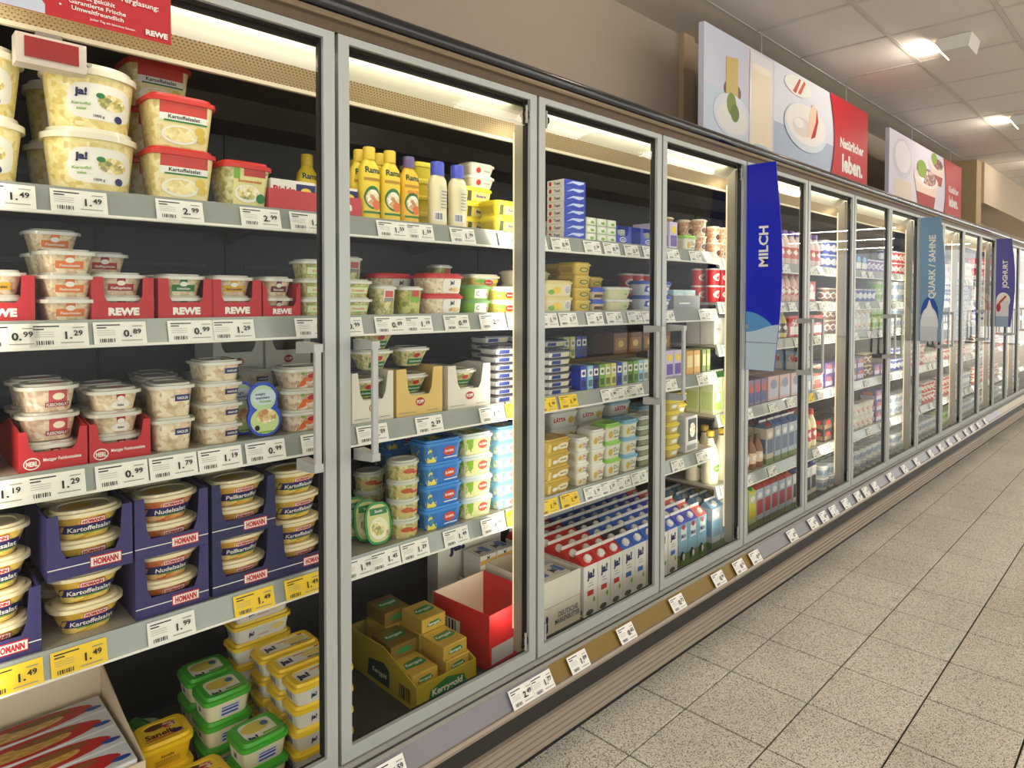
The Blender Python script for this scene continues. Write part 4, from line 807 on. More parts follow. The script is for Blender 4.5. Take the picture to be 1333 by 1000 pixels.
block('cup_y',0.9100,z,'pale salad cup behind the tubs, under the yellow bottles',levels=2,y=1.80,cols=1)
block('cup_y',0.9030,z,'tall salad cup with red and grey label',rot=.08)
block('cup_g',0.9710,z,'green pickle cup with green and red label',rot=.08)
block('ja_red',1.0080,z+.0,'red-lidded tub in the rear red stack',levels=2,y=1.80,dz=.060)
block('ja_red',1.0650,z,'red-lidded tub with white label, front red stack',levels=2,rot=.05)
block('cup_g',1.3010,z,'tall olive cup behind the front red-lidded stack',levels=2,y=1.93)
block('gr_white',1.2130,z,'green tub with white label beside the red-lidded stack',levels=2)
block('cream_red',1.3180,z,'cream tub with red oval and picture band',levels=2)
block('cream_red',1.3430,z,'cream tub with red oval in the rear stack',levels=3,y=1.78)
block('pot_w',1.5170,z,'round cream cheese tub behind the red oval tubs',levels=3,y=1.79,cols=2)
# third shelf
z=SH1[2]
for i,(x_,nm) in enumerate(((0.2020,'first'),(0.3090,'second'))):
    put('merl',x_+.052,1.668+.13,z,'%s red butcher tray with cut-out front'%nm)
    for r in range(2):
        k_='merl_small'; n_=3 if i else 1
        for j in range(n_): put('merl_small',x_+.052,1.68+.056+r*.112,z+.004+j*.0473,lvl(j,n_)+('front' if r==0 else 'rear')+' small salad tub in the %s butcher tray'%nm)
        if not i:
            for j in range(2): put('merl_oval',x_+.052,1.683+.056+r*.116,z+.0525+j*.0564,('lower','upper')[j]+(' front' if r==0 else ' rear')+' salad tub with pink label atop first butcher tray')
block('merl_oval',0.2020-.115,z,'salad tub with pink label at the end of the third shelf',levels=3,rows=1)
block('clear_big',0.4160,z,'tall clear salad tub with small navy label',levels=2,rot=.04)
block('clear_big',0.4410,z,'clear salad tub in the low rear stack',levels=2,y=1.83,rot=.05)
block('clear_flat',0.5040,z,'flat clear salad tub with small navy label',levels=4,rot=.04)
block('clear_flat',0.4650,z,'flat clear salad tub at the back, behind the navy-label stacks',levels=3,y=1.86,cols=3,rot=.05)
put('popp_b',0.6340+.08,2.10,z+.12,'white carton with oval cut-outs high at the back of third shelf'); put('popp_b',0.6340+.08,2.10,z,'lower white carton at the back of third shelf'); 
put('popp_b',0.7710+.08,2.10,z+.12,'white carton with oval cut-outs behind the orange-label tubs'); put('popp_b',0.7710+.08,2.10,z,'lower white carton behind the orange-label tubs')
put('ww',0.6490+.0,1.685,z+.001,'blue figure-eight salad pack leaning in front',rx=-.16,rz=.03)
put('ww',0.6210+.0,1.74,z+.001,'blue figure-eight salad pack leaning behind another',rx=-.16,rz=.12)
block('ct_orange',.696,z,'clear tub with orange and white label beside figure-eight pack',levels=3,rows=2,rot=.04)
put('popp_w',0.8640+.060,1.668+.13,z,'white cut-out tray left of the yellow one'); put('popp_y',0.9940+.075,1.668+.13,z,'yellow cut-out tray between two white trays'); put('popp_w2',1.1640+.079,1.668+.13,z,'white cut-out tray right of the yellow one')
for x_,nm,n0 in ((0.8640+.060,'left white',1),(0.9940+.075,'yellow',1),(1.1640+.079,'right white',2)):
    for r in range(2):
        for j in range(2): put('bowl',x_,1.678+.061+r*.124,z+.004+j*.0563,('lower','upper')[j]+(' front' if r==0 else ' rear')+' salad bowl inside the %s cut-out tray'%nm)
put('bowl',1.0860,1.76,z+.1362,'salad bowl with green label resting on the trays, lower'); put('bowl',0.9570,1.745,z+.1362,'salad bowl with green label on the left white tray'); put('bowl',0.9670,1.75,z+.1930,'topmost salad bowl with green label under the second shelf')
block('flat_wb',1.3490,z,'flat white cheese tray with dark lid, stacked',levels=7,rot=.02)
block('flat_wb',1.4320,z,'flat white cheese tray with dark lid, rear stack',levels=8,y=1.83,cols=2,rot=.02)
# fourth shelf: navy salad cartons
z=SH1[3]
def navy(x_,z_,key,tb,nm,full=True):
    put(key,x_+.069,1.668+.125,z_,nm)
    for r in range(2):
        for j in range(2 if full else 1): put(tb,x_+.069,1.676+.058+r*.118,z_+.0036+j*.0618,(('lower' if j==0 else 'upper') if full else 'single')+(' front' if r==0 else ' rear')+' salad tub inside '+nm.replace(' with cut-out front',''))
c1,c2,c3,c4=0.2410,0.3830,0.5290,0.6670
navy(c1-.148,z,'navy','homann_k','violet carton with cut-out front, below loose yellow tubs at the end')
for j in range(2): put('homann_k',c1-.079,1.735,z+.1290+j*.0618,('lower','upper')[j]+' loose potato salad tub above the end violet carton')
for j in range(2): put('homann_k',c1+.069,1.735,z+j*.0635,('lower','upper')[j]+' loose potato salad tub carrying a violet carton',rz=.05-.1*j)
put('homann_k',c1+.069,1.85,z+.0005,'lower rear loose potato salad tub carrying a violet carton'); put('homann_k',c1+.069,1.85,z+.064,'upper rear loose potato salad tub carrying a violet carton')
navy(c1,z+.1275,'navy','homann_k','violet carton with cut-out front on loose tubs')
navy(c2,z,'navy','homann_n','lower violet carton with cut-out front of pasta salad')
navy(c2,z+.1285,'navy','homann_n','upper violet carton with cut-out front of pasta salad')
navy(c3,z,'navy2','homann_p','lower navy carton with cut-out front of boiled potato salad')
navy(c3,z+.1285,'navy2','homann_p','upper navy carton with cut-out front of boiled potato salad')
navy(c4,z,'navy2','homann_k','navy carton with cut-out front under loose yellow tubs')
for j in range(2): put('homann_k',c4+.066,1.735,z+.1290+j*.0618,('lower','upper')[j]+' loose potato salad tub on the navy carton',rz=.04)
# fourth shelf, right door
for i in range(4): put('green_oval',(0.9510,0.9420,0.9310,0.9200)[i],1.69+.045*i,z+.001,('foremost','second','third','hindmost')[i]+' green oval yoghurt dip pack in a leaning row',rx=-.22,rz=-.12)
block('rcup',.988,z,'round salad cup with grey lid, front stack',levels=4,rot=.3)
block('rcup',0.9760,z,'round salad cup with grey lid, low stack behind the front one',levels=3,y=1.82,cols=2,rot=.3)
block('rama_b',1.080,z,'blue margarine tub with flower print, front stack',levels=4,rot=.04)
block('rama_b',1.1090,z,'blue margarine tub with flower print, rear stack',levels=4,y=1.79,cols=1)
block('rama_g',1.221,z,'pale yellow-green margarine tub with flower print',levels=4,rot=.03)
block('rama_g',1.232,z,'pale yellow-green margarine tub at the back',levels=4,y=1.79)
block('rama_l',1.3550,z,'flat light blue margarine tub, stacked by the lamp mullion',levels=6,rot=.02,rows=2)
# deck, left door
z=DECK
put('fries_tray',.245,1.69+.1925,z,'beige open tray of potato snack packs on the bottom deck')
for i in range(4): put('fries',.245,1.742+.0865*i,z+.004,'white potato snack pack with red oval, packed in beige tray','potato snack packs in the beige tray')
block('sanella',.465,z,'single yellow margarine tub at the front of the deck',y=1.675,rot=.05)
block('sanella',.425,z,'yellow margarine tub behind the single one',levels=2,y=1.800,rot=.05)
block('green_small',.43,z,'green-rimmed tub in front of the snack tray corner',y=1.582,rot=.03)
put('green_small',.497,1.985,z+.05,'dark green tub lying on its side behind the yellow tubs',ry=-1.25,rz=.3)
block('ja_green',.583,z,'green-rimmed margarine tub, front stack',levels=2,y=1.65,rot=.04)
block('ja_green',.553,z,'green-rimmed margarine tub, middle stack',levels=3,y=1.778,rot=.06)
block('ja_green',.54,z,'green-rimmed margarine tub, rear stack',levels=3,y=1.905,rot=.06)
block('ja_yellow',.697,z,'long yellow-rimmed margarine tub in the deep block',levels=4,rows=3,y=1.632,dy=.093,rot=.02)
block('ja_yellow',.668,z,'long yellow-rimmed margarine tub in the tall rear stack',levels=7,y=1.945,rot=.04)
# deck, right door
put('kerry_tray',1.138,1.655+.18,z,'olive open tray of gold butter packs')
BPK=[(1.087,1.723,2,0),(1.188,1.723,3,0),(1.087,1.844,3,1),(1.188,1.844,4,0),(1.14,1.965,4,1)]
for n,(x_,y_,l_,dk) in enumerate(BPK):
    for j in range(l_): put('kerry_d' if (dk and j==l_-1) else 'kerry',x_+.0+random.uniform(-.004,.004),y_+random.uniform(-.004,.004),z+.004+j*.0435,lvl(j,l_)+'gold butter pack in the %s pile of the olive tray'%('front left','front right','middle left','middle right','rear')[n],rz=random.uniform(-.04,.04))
put('red_box',1.295+.1125,1.655+.1425,z,'large empty red carton open at the top',rz=.06)
put('ja_box',1.43+.15,2.15,z,'white lettered carton at the back of the deck')
put('low_box',1.60,2.035,z,'low white carton carrying butter packs before the lettered carton')
for c in range(2):
    for j in range(3): put('butter_w',1.560+c*.08,2.03,z+.112+j*.0348,lvl(j,3)+'white and gold butter pack on the low white carton','butter packs on the low white carton')
# ================================================================== second case
z=SH2[0]
block('foil_pack',1.6480,z,'flat white pack with blue foil front, tall stack',levels=8,rot=.03)
block('foil_pack',1.7780,z,'flat white pack with blue foil front, rear stack',levels=6,y=1.80)
block('pouch',1.7660,z,'white pouch with green print beside the blue foil packs',cols=3,levels=3,rows=2,rot=.1,dz=.029)
put('blue_tray',1.9210+.05,1.77,z,'blue tray with white oval, left one of two'); put('blue_tray',2.0810+.05,1.77,z,'blue tray with white oval, right one of two')
block('pouch',1.9950,z+.004,'green-white pouch inside left blue tray',cols=1,levels=2,y=1.70,rows=2); block('pouch',2.1660,z+.004,'green-white pouch inside right blue tray',cols=1,levels=2,y=1.70,rows=2)
block('cream_box',2.2790,z,'violet and white upright box at the top shelf end',cols=1,rows=2)
block('sp_g',2.3980,z,'green-lidded tub under the brown dessert cups',levels=1)
block('choc_cup',2.4440,z+.10,'brown dessert cup in the upper row on brown tray',cols=4,y=1.86,dx=.072)
put('brown_tray',2.4440+.15,1.92,z+.055,'brown dessert tray raised at the back of the top shelf'); put('brown_tray',2.4440+.15,1.92,z,'lower brown dessert tray at the back of the top shelf')
block('choc_cup2',2.5130,z,'caramel dessert cup at the case joint',cols=1,levels=2,rows=2)
z=SH2[1]
block('butter_cream',1.5700,z,'cream butter tub with white oval',levels=2,rows=1)
block('gold_tub',1.6630,z,'gold butter tub in the tall rear stack',levels=4,y=1.79,cols=2)
block('gold_tub',1.6980,z,'gold butter tub in the front stack',levels=4,rot=.03)
block('gold_tub',1.9240,z,'gold butter tub in the middle stack',levels=3,y=1.80)
block('small_bl',1.7950,z,'small brown cheese tub with blue lid',levels=2)
block('feta',1.8900,z,'large clear feta tub with pale label',levels=2)
block('mozz',2.1010,z,'blue and white cheese tub near the door joint',levels=2,cols=2,dx=.105)
put('grey_tray',2.425,1.77,z,'grey tray with light blue dessert packs'); block('ltblue_pack',2.336,z+.004,'light blue dessert pack in the grey tray',cols=2,y=1.69,dx=.088)
block('red_cup',2.27,z,'red yoghurt cup at the back of the second shelf',cols=4,levels=2,y=1.90,dx=.078)
z=SH2[2]
block('flat_wb',1.5810,z,'flat white cheese tray with dark lid near the lamp mullion',levels=6,cols=1)
block('flat_wb',1.6630,z,'flat cheese tray in the rear stack of the second case',levels=7,y=1.80)
x_=1.7380
for i in range(13): block('bar%d'%[0,1,4,2,3,5,0,7,8,2,1,7,3][i],x_+i*.0325,z,('blue','pale blue','navy','green','yellow-green','yellow','blue','pale grey','dark green','green','pale blue','pale grey','yellow-green')[i]+' upright cheese block pack in the colourful row',rot=.02,group='upright cheese blocks on the third shelf')
for i in range(5): block('bar%d'%[8,3,5,0,4][i],1.7630+i*.034,z+.095,'upright cheese pack raised on the rear step',y=1.86,group='raised upright cheese packs'); 
block('brown_box',1.7630,z,'brown cheese box at the back of the third shelf',cols=6,levels=2,y=1.845,dx=.1,rot=.06) if False else None
pack('step','shelf_riser','riser',.50,.2,.094,mat((96,74,46),.6),bodyname='riser_body'); put('step',1.7630+.25,1.945,z,'brown carton riser at the back of the third shelf')
block('brown_box',2.1370,z+.0945,'brown cheese box on the riser',cols=3,levels=1,y=1.86,dx=.1,rot=.06)
block('brown_box',2.3540,z,'brown cheese box right of the riser',cols=2,levels=2,y=1.86,dx=.1,rot=.06)
block('cream_box',2.2570,z,'violet upright cheese box by the door joint',cols=2,dx=.06)
block('wafer',2.4100,z,'orange upright wafer pack',cols=2,dx=.054,rot=.08); block('wafer_g',2.5320,z,'green upright wafer pack leaning',cols=2,dx=.034,rot=.1)
z=SH2[3]
block('gold_marg',1.5660,z,'gold margarine tub with cream oval, front stack',levels=4,rot=.03)
block('gold_marg',1.5030,z,'gold margarine tub hidden by the lamp mullion',levels=4,y=1.79,rot=.03)
block('sp_w',1.7220,z,'white-lidded spread tub with orange lettering, left stack',levels=4)
block('sp_v',1.7990,z,'tall white-lidded spread tub with orange lettering',levels=3)
block('sp_g',1.8850,z,'green-lidded spread tub, front stack',levels=3)
block('sp_b',1.9850,z,'light blue-lidded spread tub, front stack',levels=3)
block('tin',2.0810,z,'grey spread tub with pale lid, front stack',levels=5,cols=2,dx=.084)
block('latta',2.0100,z+.19,'spread tub with red letters and blue-green lid, high at back',y=1.84) if False else None
block('latta2',1.7470,z,'large white spread tub with red letters, rear stack',levels=4,y=1.83,dx=.16,cols=2)
block('latta',2.0920,z,'spread tub with red letters and blue-green lid, rear stack',levels=4,y=1.83)
block('sp_b',2.2860,z,'light blue-lidded spread tub, rear stack',levels=3,cols=2,y=1.83)
block('yl_tub',2.2790,z,'yellow-lidded cheese tub in the tall stack',levels=5,rot=.04)
block('yl_tub',2.4320,z,'yellow-lidded cheese tub in the stack behind',levels=5,y=1.77,cols=2)
put('photo_box',2.4160+.05,1.73,z,'grey upright box with dark dish picture',rz=.05)
z=DECK
put('white_box',1.545+.10,1.675+.15,z,'tall white lettered butter carton on the deck')
for c in range(2):
    for j in range(2): put('butter_w',1.60+c*.08,1.75,z+.115+j*.035,('lower','upper')[j]+' white butter pack in the tall white carton','butter packs in the white carton')
def milkrow(key,x0_,n,row,lv,desc,y0=1.665):
    for c in range(n):
        for j in range(lv): put(key,x0_+c*.0735,y0+.036+row*.0755,DECK+j*.2355,lvl(j,lv)+desc,desc,rz=random.uniform(-.03,.03))
for r in range(6):
    two=1
    milkrow('milk_r',1.792,3,r,two,'red-topped white milk carton, %s'%('front row' if r==0 else 'row %d from the glass'%(r+1)) if False else ('red-topped white milk carton in the '+('first','second','third','fourth','fifth','sixth')[r]+' row behind glass'))
    milkrow('milk_b' if r not in (1,3) else 'milk_k',2.014,2,r,two,'blue-topped white milk carton in the '+('first','second','third','fourth','fifth','sixth')[r]+' row behind glass')
    milkrow('milk_b',2.164,3,r,1,'blue-topped white milk carton beside cow cartons, '+('first','second','third','fourth','fifth','sixth')[r]+' row')
    for c,kk in enumerate(('cow_b','cow_b','cow_r')):
        put(kk,2.388+c*.0745,1.701+r*.0755,DECK,'light blue cow milk carton in the '+('first','second','third','fourth','fifth','sixth')[r]+' row','cow milk cartons row %d'%(r+1))
for r in range(2,6):
    milkrow('milk_r',1.836-.0735*(1 if r<5 else 1)-.12*0-.0735*0,0,r,1,'')
for c in range(2):
    for j in range(2): put('red_cup',2.26+c*.08,2.14,DECK+.24+j*.08,'red cup stack high behind the milk cartons','red cups behind milk cartons') if False else None
# ================================================================== further cases: goods by shelf
def cupk(key,c,lc,art,w=.078,h=.085,nm='yoghurt_cup'):
    tub(key,nm,'cup',w,w,h,mat(c,.4),mat(lc,.35),t=.82,p=2,lh=.006,lip=.003,n=18,front=[('e',0,.5,.36,.28,W1),('e',0,.48,.28,.2,art)],side=[('e',0,.5,.36,.28,W1),('e',0,.48,.28,.2,art)])
def botk(key,c,cc,lab,w=.062,h=.168):
    bottle(key,'drink_bottle','bottle',w,w,h,mat(c,.3),mat(cc,.35),[(0,.9),(.03,1),(.55,1),(.7,.8),(.8,.5),(.86,.46),(1,.46)],.86,p=2,n=16,front=[('r',-.46,.18,.46,.5,lab,8),('e',0,.36,.3,.08,W1)],side=[('r',-.46,.18,.46,.5,lab,8),('e',0,.36,.3,.08,W1)])
def boxk(key,c,a,b2,w,d,h,nm='dessert_box'):
    pack(key,nm,'carton box',w,d,h,mat(c,.45),front=[('r',-.42,.12,.42,.5,a),('e',0,.66,.3,.2,b2)],side=[('r',-.42,.12,.42,.5,a),('e',0,.66,.3,.2,b2)])
LTP=mat((170,150,210),.4)
botk('b_red',(206,70,70),(206,50,50),FRUIT); botk('b_pink',(232,190,180),(206,60,60),FRUIT); botk('b_choc',(130,84,52),(96,60,40),mat((226,200,170),.4)); botk('b_purple',(226,206,206),(120,90,170),mat((206,100,90),.4),.068,.19)
botk('b_cream',(240,228,186),(206,60,60),mat((206,80,70),.4),.068,.22); botk('b_blue',(90,110,170),(50,66,150),mat((206,206,216),.4)); botk('b_yel',(226,206,120),(226,180,60),mat((90,80,60),.4),.07,.16); botk('b_orange',(214,150,70),(220,120,40),mat((240,220,160),.4))
cupk('c_white',(232,228,222),(226,222,216),FRUIT); cupk('c_blue',(60,84,170),(206,210,220),mat((220,226,240),.4),nm='cream_cup'); cupk('c_purple',(120,96,170),(222,214,230),LTP,nm='quark_cup'); cupk('c_green',(150,190,90),(226,230,200),mat((90,150,60),.4),nm='cream_cup'); cupk('c_red',(200,60,56),(230,216,210),FRUIT); cupk('c_brown',(120,80,56),(220,204,180),BROWNY,nm='dessert_cup')
tub('t_white','quark_tub','tub',.098,.098,.075,mat((228,228,222),.4),mat((214,220,222),.35),t=.86,p=3,lh=.008,n=18,front=[('r',-.4,.25,.4,.75,mat((150,170,190),.4),6)],side=[('r',-.4,.25,.4,.75,mat((150,170,190),.4),6)])
tub('t_green','quark_tub','tub',.098,.098,.075,mat((206,216,180),.4),mat((180,206,120),.35),t=.86,p=3,lh=.008,n=18,front=[('r',-.4,.25,.4,.75,GREENP,6)],side=[('r',-.4,.25,.4,.75,GREENP,6)])
boxk('x_rose',(222,190,186),mat((206,206,226),.4),mat((140,150,190),.4),.12,.12,.13); boxk('x_blue',(150,190,222),W1,FRUIT,.13,.1,.12); boxk('x_red',(200,40,40),W1,FRUIT,.14,.1,.12); boxk('x_violet',(110,90,160),mat((214,204,226),.4),PINK,.12,.12,.075); boxk('x_yel',(222,206,90),GREENP,W1,.055,.09,.14); boxk('x_multi',(140,120,150),mat((70,90,150),.4),mat((206,90,70),.4),.06,.09,.13); boxk('x_dark',(52,44,44),mat((150,120,90),.4),REDL,.12,.1,.07); boxk('x_white',(226,220,212),mat((190,60,56),.4),PINK,.15,.12,.075); boxk('x_green',(120,170,90),W1,YEL,.12,.1,.075); boxk('x_navy',(56,60,120),W1,LBL,.1,.1,.11)
def cart(key,g,c,cap): carton(key,.072,.19,mat(c,.4),mat(g,.4),mat(cap,.35),front=[('r',-.42,.3,.42,.7,mat(g,.4)),('e',0,.82,.3,.08,W1),('r',-.5,0,.5,.16,mat((110,126,80),.5))],side=[('r',-.42,.3,.42,.7,mat(g,.4)),('r',-.5,0,.5,.16,mat((110,126,80),.5))],gh=.04)
cart('k_green',(226,206,60),(200,206,150),(40,150,70)); cart('k_red',(180,70,70),(180,190,206),(176,70,50)); cart('k_blue',(100,110,150),(176,190,200),(60,110,170)); cart('k_dark',(70,72,84),(226,222,214),(70,70,170)); cart('k_lbl',(130,170,200),(190,200,206),(226,226,220)); cart('k_choc',(90,110,150),(206,190,170),(170,60,50))
BW=['first case past milk sign','second case past milk sign','first case past quark sign','second case past quark sign','first case past yoghurt sign','second case past yoghurt sign']
SW=['top','second','third','fourth','fifth','deck']
def words(k):
    return {'drink_bottle':'drink bottle','yoghurt_cup':'yoghurt cup','quark_tub':'quark tub','dessert_box':'printed box','milk_carton':'drink carton','salad_tub':'tub'}.get(k.name,k.name.replace('_',' '))
CN={'b_red':'red','b_pink':'pale pink','b_choc':'brown','b_purple':'violet-capped','b_cream':'cream, red-capped','b_blue':'blue','b_yel':'yellow','b_orange':'orange','c_white':'white','c_blue':'blue','c_purple':'violet','c_green':'green','c_red':'red','c_brown':'brown','t_white':'white','t_green':'green-lidded','x_rose':'pale rose','x_blue':'light blue','x_red':'red','x_violet':'violet','x_yel':'yellow','x_multi':'multicoloured','x_dark':'dark','x_white':'white and red','x_green':'green','x_navy':'navy','k_green':'yellow-green','k_red':'red-brown','k_blue':'grey-blue','k_dark':'dark-grey','k_lbl':'pale blue','k_choc':'brown-capped','gable_white':'white gabled','green_carton':'green','glassmilk':'yellow-capped','glassmilk_r':'red-labelled','choc_cup':'brown','choc_cup2':'caramel','red_cup':'red','photo_box':'grey','ltblue_pack':'light blue','x':''}
def fill(b,s,segs,rows=1):
    """segs: (kind, columns, levels) one after another from the left edge of case b on shelf s (5 = deck)"""
    x=BX0+b*BP+.012; zz=DECK if s==5 else shelves(b)[s]; seen={}
    for kk,n,lv in segs:
        k=K[kk]; w=k.w+.009
        n=min(n,int((BX0+(b+1)*BP-.004-x)/w))
        if n<1: continue
        base='%s %s, %s, %s'%(CN.get(kk,''),words(k),SW[s]+(' shelf' if s<5 else ''),BW[b-2])
        seen[kk]=seen.get(kk,0)+1
        if seen[kk]>1: base=base.replace(', ',' (second set), ',1)
        dz=k.h+.0005
        while lv>1 and zz+lv*dz>roof(x+.01,zz+.02): lv-=1
        for r in range(rows):
            for c in range(n):
                for j in range(lv):
                    put(kk,x+w*(c+.5),1.672+k.d/2+r*(k.d+.01)+random.uniform(0,.005),zz+j*dz,(lvl(j,lv)+base).strip() if rows==1 else (('front ','second-row ','third-row ','rearmost ')[r]+lvl(j,lv)+base).strip(),base,rz=random.uniform(-.03,.03))
        x+=n*w+random.uniform(.004,.012)
fill(2,0,[('choc_cup2',2,2),('b_yel',4,1),('green_carton',1,1),('b_purple',9,1)],2)
fill(2,1,[('red_cup',2,2),('b_red',7,1),('b_pink',4,1),('x_red',3,1)],2)
fill(2,2,[('gable_white',3,1),('x_navy',1,1),('b_yel',5,1),('x_red',4,1),('b_orange',2,1)],2)
fill(2,3,[('green_carton',2,1),('x_yel',2,1),('x_multi',3,1),('x_rose',3,1),('x_blue',1,2),('x_white',2,2)],2)
fill(2,4,[('glassmilk',2,1),('glassmilk_r',1,1),('b_choc',3,1),('k_choc',1,1),('k_blue',4,1),('b_cream',3,1),('b_pink',2,1),('b_blue',2,1)],2)
fill(2,5,[('k_lbl',2,1),('k_green',3,1),('k_red',5,1),('k_dark',6,1)],4)
fill(3,0,[('c_blue',4,2),('x_navy',3,1),('c_purple',4,1),('c_blue',5,2)],1)
fill(3,1,[('c_brown',3,1),('c_purple',3,1),('c_blue',4,1),('t_green',3,2),('t_green',2,1)],1)
fill(3,2,[('c_brown',4,2),('c_white',5,2),('t_green',3,2)],1)
fill(3,3,[('x_violet',5,2),('c_brown',2,2),('x_violet',2,1)],1)
fill(3,4,[('x_dark',2,2),('c_white',7,2),('x_violet',2,3),('x_red',1,1)],1)
fill(3,5,[('t_white',12,2)],3)
fill(4,0,[('c_red',4,2),('x_red',3,1),('c_white',6,2)],1); fill(4,1,[('t_white',5,2),('c_blue',4,2),('t_white',3,1)],1); fill(4,2,[('t_white',6,2),('x_navy',3,1),('c_white',3,2)],1)
fill(4,3,[('c_blue',4,2),('c_red',5,2),('c_white',4,1)],1); fill(4,4,[('t_white',7,2),('c_red',4,2)],1); fill(4,5,[('t_white',12,2)],2)
fill(5,0,[('x_rose',3,1),('c_white',8,2)],1); fill(5,1,[('c_blue',5,2),('c_purple',6,2)],1); fill(5,2,[('x_navy',4,1),('c_purple',5,2),('c_white',3,2)],1)
fill(5,3,[('c_red',10,2),('c_white',4,1)],1); fill(5,4,[('c_red',5,2),('t_white',6,2)],1); fill(5,5,[('t_green',5,2),('t_white',7,2)],1)
fill(6,0,[('x_red',5,2),('c_red',5,2)],1); fill(6,1,[('c_white',13,2)],1); fill(6,2,[('c_blue',6,2),('c_white',6,1)],1); fill(6,3,[('c_brown',6,2),('c_red',7,2)],1); fill(6,4,[('c_red',13,2)],1); fill(6,5,[('t_white',12,2)],1)
fill(7,0,[('x_red',4,2),('x_rose',3,1)],1); fill(7,1,[('c_white',13,1)],1); fill(7,2,[('c_green',13,1)],1); fill(7,3,[('c_red',13,1)],1); fill(7,4,[('t_white',12,1)],1); fill(7,5,[('t_white',12,2)],1)
# ================================================================== price tags
shelf_tags(0,0,[(0.1850,'1.49'),(0.2940,'1.49'),(0.4650,'2.99'),(0.6290,'2.99'),(0.7390,'1.79'),(0.9660,'1.59'),(1.0520,'1.59'),(1.1980,'1.79'),(1.3890-.012,'1.99')])
shelf_tags(0,1,[(0.1870,'0.99'),(0.2610,'1.29'),(0.3570,'0.89'),(0.4840,'0.99'),(0.5680,'1.29'),(0.7500,'1.79'),(0.8350,'0.99'),(0.9590,'0.89'),(1.0470,'1.19'),(1.1760,'0.89'),(1.3050,'2.99')])
shelf_tags(0,2,[(0.1660,'1.19'),(0.2530,'1.29'),(0.3570,'0.99'),(0.4480,'1.79'),(0.5390,'1.19'),(0.6360,'0.99'),(0.7630,'2.79'),(0.9070,'1.59'),(1.0820,'2.39'),(1.3050,'1.79')])
shelf_tags(0,3,[(0.1850,'1.49',1),(0.2840,'1.49',1),(0.4410,'1.99'),(0.6080,'1.49',1),(0.7220,'1.49',1),(0.8640,'1.99'),(0.9430,'1.45'),(1.0350,'1.29'),(1.1740,'1.49'),(1.3110,'1.59')])
shelf_tags(1,0,[(1.4950,'0.95'),(1.6050,'0.85'),(1.7650,'1.39'),(1.8710,'0.79'),(1.9890,'2.29'),(2.1050,'2.49'),(2.2630,'1.99'),(2.4290,'1.49')])
shelf_tags(1,1,[(1.5470,'1.79'),(1.6430,'1.77'),(1.7810,'2.29'),(1.8880,'1.25'),(2.0120,'2.19'),(2.1050,'2.39'),(2.2300,'1.29'),(2.5080,'1.19')])
shelf_tags(1,2,[(1.4080,'1.99',1),(1.5430,'1.49',1),(1.6460,'1.59',1),(1.8620,'1.99'),(1.9420,'1.95'),(2.0220,'1.89'),(2.2520,'1.79'),(2.4960,'1.49')])
shelf_tags(1,3,[(1.4110,'1.59',1),(1.5510,'1.79',1),(1.6540,'1.49',1),(1.7730,'1.79'),(1.8580,'1.29'),(1.9470,'1.69'),(2.0410,'1.75'),(2.1300,'1.19'),(2.3070,'1.15'),(2.4960,'1.09')])
PR=['0.49','0.79','0.99','1.19','1.29','0.69','1.09','1.39','0.89','0.59']
_n=0
for b in range(2,6):
    for s_ in range(5):
        its=[]; x=BX0+b*BP+.08
        while x<BX0+(b+1)*BP-.08:
            pr=PR[_n%10]; _n+=3
            its.append((x,pr,1) if (b==2 and s_ in (2,3) and random.random()<.3) else (x,pr)); x+=random.choice((.13,.2,.26,.34))
        shelf_tags(b,s_,its)
def LOWN(x):
    q=sorted([(abs(q[0]-x)+(.15 if q[1]>1.75 else 0),q[4]) for q in REG if -.01<q[2]-DECK<.02]); seen=[]
    for d,l in q:
        s=short(l,6)
        if s not in seen: seen.append(s)
        if len(seen)>4: break
    p=next((s for s in seen if ('low',s) not in _used),seen[0]); _used[('low',p)]=1; return p
def low_tag(x,pr):
    b=int((x-BX0)//BP); ptag(x,1.4105,.2445,pr,False,DECK,-math.atan2(.034,.048),w=.082,h=.052,where='on rail below the '+LOWN(x))
for x,pr in [(0.8300,'4.59'),(1.2450,'2.49'),(1.3240,'1.77'),(1.4790,'1.09'),(1.7140,'0.65'),(2.0120,'0.72'),(2.2990,'0.95'),(2.4630,'0.75'),(2.6010,'0.69')]+[(x_,PR[i_%10]) for i_,x_ in enumerate([2.9590,3.1910,3.3220,3.4510,3.6200,3.8010,3.9210,4.0730,4.3480,4.6200,4.8860,5.2150,5.4760,5.7130,5.9680,6.2420,6.4550,6.6800,6.9500])]: low_tag(x,pr)
# ================================================================== signs
def lightboard(name,x0,x1,y,z0,z1,base,label,prints,group=None):
    r=empty(name,(x0,y,z0)); tag(r,label,'sign',group); w=x1-x0; h=z1-z0
    obj('board',MB().box(0,w,0,.035,0,h,base),r)
    P=Print(lambda u,v,hh:(u,-hh,v)); prints(P,w,h); obj('picture_print',P,r)
    for u in (.28*w,.84*w): obj('hanger',MB().tube([(u,.018,h-.002),(u,.018,3.097-z0)],.003,ALU2),r)
    return r
SIGNR=mat((196,26,34),.45,name='sign_red'); SKYP=mat((206,206,222),.5,name='print_lilac'); PBL=mat((196,208,220),.5)
BUT=mat((206,180,110),.5); MLK=mat((238,222,190),.45); GLS=mat((214,214,224),.4)
def wave(P,w,h,u0,m):
    n=16; us=[v/n*h for v in range(n+1)]
    pts=[(u0*w+.035*w*math.sin(3.2*v/h),v) for v in us]+[(w,h),(w,0)]
    P.poly(pts[::-1],m)
